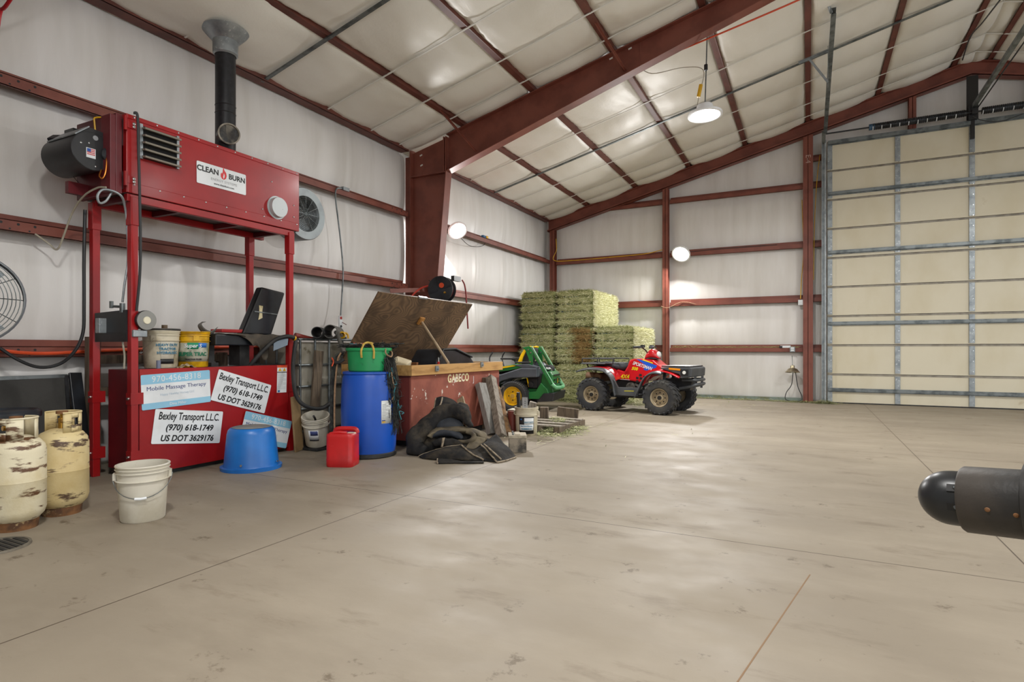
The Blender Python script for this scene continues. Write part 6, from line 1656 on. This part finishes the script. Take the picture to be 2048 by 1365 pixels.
MB().lathe([(0, -.3), (.075, -.29), (.085, -.25), (.085, .22), (.07, .26), (0, .27)], (-.66, .0, .60), (0, 1, 0), 24).cyl((-.95, -.12, .62), (-.6, -.12, .60), .075, n=24).build('muffler', M_muf, q, **L_)
# main red body
side = [(-.05, .935), (.04, .96), (.2, .955), (.40, .94), (.50, .86), (.60, .80), (.55, .68), (.40, .64), (.30, .55), (.13, .53), (-.1, .56), (-.38, .565), (-.36, .66), (-.30, .76), (-.155, .715), (-.09, .82)]
MB().prism(side, -.20, .20, 'y').build('body_panel', M_ared, q, bevel=.028, seg=3, **L_)
YS = -.2005
def sidepoly(pts, y=YS, t=.002):
    return MB().prism(pts, y - t, y, 'y')
sidepoly([(.09, .95), (.16, .945), (.48, .84), (.46, .80), (.28, .745), (.22, .765), (.29, .83)]).build('decal_patch', M_blue, q, label='blue side decal', **L_)
MY = lambda x, z, y=YS - .003: Matrix(((1, 0, 0, x), (0, 0, -1, y), (0, 1, 0, z), (0, 0, 0, 1)))
M_dy = mat('decal_yellow', '#e4dc1f', .4)
rot = Matrix.Rotation(R(-16), 4, 'Z')
QW = WM[q.name]
for s_, sz, x, z, m_, rr_ in (('SPORTSMAN', .085, .20, .83, M_white, -16), ('500', .078, .055, .775, M_dy, -6), ('4X4', .10, -.14, .625, M_dy, 0)):
    text(s_, sz, QW @ MY(x, z) @ Matrix.Rotation(R(rr_), 4, 'Z'), m_, q, name='decal_lettering', bold=.002, shear=.25, sx=1.0 if s_ != 'SPORTSMAN' else .78)
sidepoly([(.20, .935), (.40, .875), (.40, .89), (.22, .948)]).build('decal_stripe', M_dy, q, **L_)
sidepoly([(-.25, .572), (-.04, .566), (-.04, .572), (-.25, .578)]).build('decal_line', M_white, q, **L_)
for x, z in ((.16, .665), (.10, .61), (.17, .605), (.10, .55), (.24, .63)):
    MB(Matrix.Translation((x, YS - .001, z))).prism([(-.02, -.018), (.028, -.024), (.032, .016), (-.014, .022)], -.003, .002, 'y').build('vent_slot', M_ink, q, **L_)
# seat
def seat_ring(x, z0, z1, hw):
    return [(x, hw * .9, z0), (x, hw, z0 + (z1 - z0) * .5), (x, hw * .85, z1 - .012), (x, hw * .4, z1), (x, -hw * .4, z1), (x, -hw * .85, z1 - .012), (x, -hw, z0 + (z1 - z0) * .5), (x, -hw * .9, z0)]
loft(MB(), [seat_ring(x, a, b, h) for x, a, b, h in ((-.78, .82, .85, .12), (-.74, .80, .885, .16), (-.62, .78, .905, .18), (-.45, .755, .895, .185), (-.28, .73, .868, .18), (-.17, .72, .868, .16), (-.10, .78, .90, .13), (-.055, .86, .92, .09), (-.045, .90, .915, .06))]).build('seat', M_seat, q, sub=1, **L_)
# fenders: bent panels over each wheel
def fender(path, y0, y1, name, m, th=.016):
    P = smooth_pts([(x, 0, z) for x, z in path], 5)
    n = len(P) - 1
    def fn(u, v):
        p = P[min(n, int(round(u * n)))]
        y = y0 + (y1 - y0) * v
        return (p.x, y, p.z - .03 * v * v)
    return MB().sheet(fn, n, 5).build(name, m, q, solid=th, local=True)
for s in (-1, 1):
    rear = [(-.93, .765), (-.78, .80), (-.60, .815), (-.42, .79), (-.28, .70), (-.22, .58)]
    fender(rear, s * .14, s * .44, 'rear_fender', M_ared)
    flare = [(-.95, .735), (-.80, .775), (-.62, .79), (-.42, .765), (-.28, .67), (-.21, .52), (-.19, .40), (-.17, .32)]
    fender(flare, s * .42, s * .57, 'rear_flare', M_agrey, .022)
    front = [(.30, .52), (.36, .64), (.46, .735), (.60, .775), (.78, .745), (.95, .67)]
    fender(front, s * .19, s * .43, 'front_fender', M_ared)
    fl2 = [(.20, .31), (.27, .46), (.34, .61), (.44, .71), (.56, .745), (.68, .73)]
    fender(fl2, s * .42, s * .56, 'front_flare', M_agrey, .022)
    # foot well
    mb = MB().box(-.19, .24, min(s * .19, s * .52), max(s * .19, s * .52), .30, .325)
    a, b = sorted((s * .49, s * .53))
    mb.prism([(-.19, .31), (.24, .30), (.28, .46), (.20, .455), (-.12, .45), (-.2, .58), (-.25, .58)], a, b, 'y')
    mb.build('foot_well', M_agrey, q, bevel=.006, **L_)
sidepoly([(-.0, .385), (.18, .39), (.18, .398), (-.0, .393)], -.531).build('decal_line', M_dy, q, **L_)
# headlight pod
pod = [(.20, .95, .98, .09), (.22, .945, 1.05, .12), (.28, .945, 1.12, .14), (.34, .95, 1.15, .135), (.40, .95, 1.10, .12), (.44, .955, 1.03, .10), (.455, .96, .99, .07)]
loft(MB(), [seat_ring(x, a, b, h) for x, a, b, h in pod]).build('headlight_pod', M_ared, q, sub=1, **L_)
pod2 = [(.205, .945, .96, .10), (.23, .94, .985, .135), (.34, .94, 1.00, .15), (.43, .945, .985, .115), (.45, .95, .97, .08)]
loft(MB(), [seat_ring(x, a, b, h) for x, a, b, h in pod2]).build('pod_mask', M_ablack, q, sub=1, **L_)
MB().ball((.435, 0, 1.03), (.035, .085, .06), 18, 10).build('headlight', mat('lamp_glass', '#d8dad6', .15), q, **L_)
MB().cyl((.28, 0, .9), (.30, 0, 1.0), .05, n=16).build('steering_column', M_ablack, q, **L_)
hb = MB().tube(smooth_pts([(.14, -.42, 1.16), (.2, -.28, 1.17), (.24, -.16, 1.12), (.26, -.07, 1.05), (.26, .07, 1.05), (.24, .16, 1.12), (.2, .28, 1.17), (.14, .42, 1.16)], 5), .012, 10).build('handlebar', M_ablack, q, **L_)
for s in (-1, 1):
    MB().tube([(.20, s * .27, 1.172), (.13, s * .43, 1.165)], .021, 12).build('grip', M_rubber, hb, **L_)
    MB().tube(smooth_pts([(.25, s * .25, 1.18), (.26, s * .33, 1.165), (.22, s * .42, 1.15)], 4), .008, 6).obox((.22, s * .22, 1.185), (.06, .07, .05)).build('lever', M_ablack, hb, **L_)
MB().obox((.30, 0, 1.165), (.07, .12, .05)).build('gauge', M_agrey, hb, bevel=.01, **L_)
# racks
def rack(x0, x1, z, hw, name, rail):
    mb = MB()
    for s in (-1, 1): mb.tube(smooth_pts([(x0, s * hw, z), (x1, s * hw, z)], 2), .011, 8)
    for i in range(6): mb.tube([(x0 + (x1 - x0) * i / 5, -hw, z), (x0 + (x1 - x0) * i / 5, hw, z)], .009, 8)
    if rail:
        mb.tube([(x1, -hw, z), (x1, -hw, z + rail), (x0, -hw, z + rail), (x0, hw, z + rail), (x1, hw, z + rail), (x1, hw, z)], .012, 8)
        for x in (x0, (x0 + x1) / 2):
            for s in (-1, 1): mb.tube([(x, s * hw, z), (x, s * hw, z + rail)], .01, 8)
    for x in (x0 + .05, x1 - .08):
        for s in (-1, 1): mb.tube([(x, s * hw * .8, z), (x, s * hw * .6, z - .08)], .011, 8)
    mb.build(name, M_ablack, q, **L_)
rack(-.93, -.30, .87, .36, 'rear_rack', .085)
MB().box(-.95, -.45, -.40, .40, .852, .868).build('rack_deck', M_agrey, q, bevel=.006, **L_)
mb = MB().prism([(.60, .815), (1.13, .825), (1.16, .80), (1.15, .66), (.98, .63), (.94, .70), (.62, .79)], -.38, .38, 'y')
mb.build('front_cover', M_agrey, q, bevel=.02, **L_)
MB().box(.62, 1.12, -.36, .36, .826, .845).build('front_rack', M_ablack, q, bevel=.005, **L_)
for s in (-1, 1):
    MB().obox((.86, s * .382, .79), (.2, .012, .032), (0, R(4), 0)).build('amber_reflector', mat('amber', '#e08a12', .3), q, **L_)
    MB().obox((1.03, s * .382, .735), (.13, .012, .10)).mt(1).cyl((1.03, s * .385, .735), (1.03, s * .395, .735), .03, n=14).build('head_lamp', [M_ink, MATS['lamp_glass']], q, **L_)
mb = MB().tube(smooth_pts([(.9, -.25, .45), (1.12, -.24, .5), (1.19, -.2, .53), (1.2, 0, .53), (1.19, .2, .53), (1.12, .24, .5), (.9, .25, .45)], 4), .026, 10)
mb.tube(smooth_pts([(.95, -.25, .60), (1.12, -.25, .60), (1.19, -.2, .60), (1.2, 0, .60), (1.19, .2, .60), (1.12, .25, .60), (.95, .25, .60)], 4), .024, 10)
for s in (-1, 1): mb.bar((1.14, s * .2, .45), (1.16, s * .2, .66), .05, .03, (1, 0, 0))
mb.build('bumper', M_agrey, q, **L_)
MB().prism([(.6, .35), (1.05, .42), (1.1, .62), (.6, .62)], -.16, .16, 'y').build('front_guard', M_ablack, q, **L_)

# ================================================================== green ride-on mower seen from behind its left rear wheel
M_jg = mat('green_mower_paint', '#1b6c30', .38, c2='#175d28', scale=3, c3='#7fb083', scale3=6, lo3=.74, hi3=.95, coat=.2)
M_jge = mat('pale_green', '#6fae7e', .45, c2='#4f9a63', scale=6)  # paler green for the roll bar's edge strips and loop
M_jy = mat('yellow_mower_plastic', '#e8b90c', .35, c2='#d8a90a', scale=4)
M_jgrey = mat('charcoal_fender', '#3f444b', .5, c2='#4a4f56', scale=4)
mw = thing('ride_on_mower', 'green ride-on mower with yellow wheels and seat between the chest and the hay bales', 'mower', (-4.814, 9.5, 0), R(9))
wheel(mw, (0, .08, .275), .275, .24, .168, M_yrim, -1, 'turf')
wheel(mw, (0, .92, .275), .275, .24, .168, M_yrim, 1, 'turf')
MB().cyl((0, .1, .275), (0, .9, .275), .03, n=12).build('axle', M_ablack, mw, **L_)
for y in (.15, .85):
    w_ = MB().lathe([(.05, -.05), (.12, -.06), (.13, 0), (.12, .06), (.05, .05)], (-1.02, y, .13), (0, 1, 0), 28).build('caster_wheel', M_tire, mw, **L_)
    MB().bar((-1.02, y - .08, .13), (-.98, y - .05, .36), .03).bar((-1.02, y + .08, .13), (-.98, y + .05, .36), .03).build('caster_fork', M_ablack, mw, **L_)
MB().box(-1.1, .5, .26, .74, .30, .40).build('frame', M_jg, mw, bevel=.01, **L_)
MB().box(-1.05, -.3, -.05, 1.05, .10, .22).build('mower_deck', M_jg, mw, bevel=.03, **L_)
MB().prism([(-1.05, .40), (-.45, .40), (-.40, .46), (-1.0, .45)], .2, .8, 'y').build('foot_plate', M_ablack, mw, **L_)
for y0, y1, s in ((.0, .27, -1), (.73, 1.0, 1)):
    f = MB().prism([(-.75, .30), (-.60, .48), (-.45, .60), (-.125, .70), (.155, .79), (.461, .79), (.461, .625), (.2, .615), (-.04, .60), (-.22, .545), (-.34, .47), (-.45, .36), (-.5, .30)], y0, y1, 'y')
    f.build('fender', M_jgrey, mw, bevel=.018, **L_)
    MB().prism([(-.70, .60), (-.404, .70), (-.1, .735), (.204, .80), (.074, .866), (-.404, .775), (-.72, .70)], y0 + .02, y1 - .0, 'y').build('side_panel', M_jg, mw, bevel=.012, **L_)
    yy = y0 + .0185 if s < 0 else y1 + .0015
    MB().prism([(-.62, .70), (-.404, .742), (.06, .826), (.02, .838), (-.2, .812), (-.64, .722)], yy - .0015, yy + .0015, 'y').build('yellow_stripe', M_jy, mw, **L_)
    MB().prism([(.0, .85), (.30, .855), (.461, .80), (.461, .79), (.2, .79)], y0 + .01, y1, 'y').build('console', M_jgrey, mw, bevel=.01, **L_)
    arm = MB().tube(smooth_pts([(.02, (y0 + y1) / 2, .86), (.0, (y0 + y1) / 2, .92), (-.06, (y0 + y1) / 2, .945)], 4), .016, 8)
    arm.obox((-.12, (y0 + y1) / 2, .955), (.3, .09, .035)).obox((.16, (y0 + y1) / 2, .885), (.28, .1, .03)).build('arm_rest', M_rubber, mw, bevel=.01, **L_)
    MB().tube(smooth_pts([(-.45, (y0 + y1) / 2, .75), (-.5, (y0 + y1) / 2 , .95), (-.44, (y0 + y1) / 2 + s * -.02, 1.08)], 4), .014, 8).build('steering_lever', M_ablack, mw, **L_)
# seat
ST = lambda x, z, y0, y1: (x, y0, z)
MB().prism([(-.42, .66), (-.05, .62), (.02, .70), (-.02, .76), (-.38, .80), (-.45, .76)], .28, .72, 'y').build('seat_base', M_rubber, mw, bevel=.03, seg=3, **L_)
sb_ = [(-.03, .70), (.02, .85), (.08, 1.0), (.16, 1.12), (.24, 1.165), (.30, 1.15), (.29, 1.05), (.22, .9), (.15, .78), (.10, .68)]
MB().prism(sb_, .31, .71, 'y').build('seat_back', M_rubber, mw, bevel=.02, seg=3, **L_)
for y in (.285, .70): MB().prism([(-.06, .70), (-.005, .86), (.06, 1.02), (.14, 1.14), (.24, 1.195), (.30, 1.18), (.17, 1.10), (.11, .98), (.07, .84), (.04, .70)], y, y + .04, 'y').build('seat_trim', M_jy, mw, bevel=.008, label='yellow seat trim', **L_)
MB().prism([(.13, 1.135), (.22, 1.185), (.30, 1.18), (.30, 1.165), (.22, 1.165), (.14, 1.12)], .3, .72, 'y').build('seat_trim', M_jy, mw, label='yellow seat trim', **L_)
# folded roll bar
for y in (.14, .83):
    MB().bar((.285, y, 1.175), (.477, y, .86), .06, .035, (1, 0, .4)).bar((.477, y, .86), (.69, y, .50), .06, .04, (1, 0, .5)).build('roll_bar', M_jg, mw, bevel=.004, **L_)
    MB().bar((.325, y, 1.19), (.517, y, .87), .05, .006, (1, 0, .4)).bar((.517, y, .87), (.725, y, .515), .05, .006, (1, 0, .5)).build('bar_edge', M_jge, mw, **L_)
    MB().prism([(.16, 1.16), (.30, 1.19), (.34, 1.12), (.36, .9), (.34, .74), (.28, .74), (.28, .95), (.22, 1.1)], y - .045, y - .03, 'y').build('roll_bar_bracket', M_jg, mw, bevel=.003, **L_)
    mb = MB()
    for x, z in ((.27, 1.12), (.32, 1.07), (.31, .9)): mb.cyl((x, y - .06, z), (x, y - .03, z), .014, n=8)
    mb.build('bracket_bolts', M_steel, mw, **L_)
MB().tube(smooth_pts([(.70, .14, .50), (.755, .18, .44), (.785, .3, .425), (.795, .485, .42), (.785, .67, .425), (.755, .79, .44), (.70, .83, .50)], 5), .036, 10).build('roll_bar_loop', M_jge, mw, **L_)
# rear guard, engine and bumper
g_ = MB().prism([(.46, .40), (.66, .28), (.72, .34), (.70, .66), (.66, .72), (.60, .72), (.5, .68)], .20, .78, 'y').build('rear_guard', M_jg, mw, bevel=.02, seg=3, **L_)
for y0, y1, z in ((.26, .72, .655), (.26, .40, .57), (.26, .38, .50), (.60, .70, .57), (.60, .70, .50)):
    MB().obox((.718 - (.66 - z) * -.02, (y0 + y1) / 2, z), (.012, y1 - y0, .024), (0, 0, 0)).build('vent_slot', M_ink, g_, **L_)
MB(Matrix(((0, 0, 1, .722), (1, 0, 0, .49), (0, 1, 0, .55), (0, 0, 0, 1)))).prism([(-.03, .06), (.03, .06), (.034, -.02), (0, -.07), (-.034, -.02)], 0, .004, 'z').mt(1).prism([(-.012, .045), (.006, .03), (.016, .0), (.006, -.045), (-.018, -.05), (-.008, -.01)], .002, .0055, 'z').build('emblem', [M_ink, M_jy], g_, **L_)
MB().prism([(.24, .22), (.62, .22), (.66, .30), (.62, .40), (.50, .52), (.40, .36), (.24, .34)], .12, .20, 'y').prism([(.24, .22), (.62, .22), (.66, .30), (.62, .40), (.50, .52), (.40, .36), (.24, .34)], .78, .86, 'y').build('side_frame', M_jg, mw, bevel=.008, **L_)
MB().prism([(.44, .17), (.74, .19), (.775, .345), (.56, .33)], .06, .98, 'y').build('rear_bumper', M_ablack, mw, bevel=.012, **L_)
MB().box(.2, .62, .24, .74, .40, .68).build('engine_block', M_ablack, mw, bevel=.02, **L_)
MB().cyl((.38, .49, .68), (.38, .49, .84), .12, n=24).lathe([(0, .90), (.05, .895), (.10, .87), (.125, .83), (.12, .81)], (.38, .49, 0), (0, 0, 1), 28).build('air_cleaner', M_jgrey, mw, **L_)
mb = MB()
for i in range(5): mb.lathe([(.05, i * .04), (.075, i * .04 + .01), (.075, i * .04 + .025), (.05, i * .04 + .035)], (.55, .50, .76), (0, 1, 0), 20)
mb.cyl((.55, .50, .76), (.55, .70, .76), .05, n=18).build('intake_hose', M_rubber, mw, **L_)
MB().tube(smooth_pts([(.52, .36, .78), (.58, .42, .76), (.60, .5, .73)], 4), .028, 10).build('intake_pipe', M_steel, mw, **L_)
MB().obox((.33, .24, .50), (.16, .06, .16)).cyl((.30, .16, .48), (.30, .24, .48), .05, n=16).build('hydraulic_pump', M_ablack, mw, **L_)
MB().bar((.22, .18, .60), (.26, .18, .44), .02).build('yellow_rod', M_jy, mw, **L_)
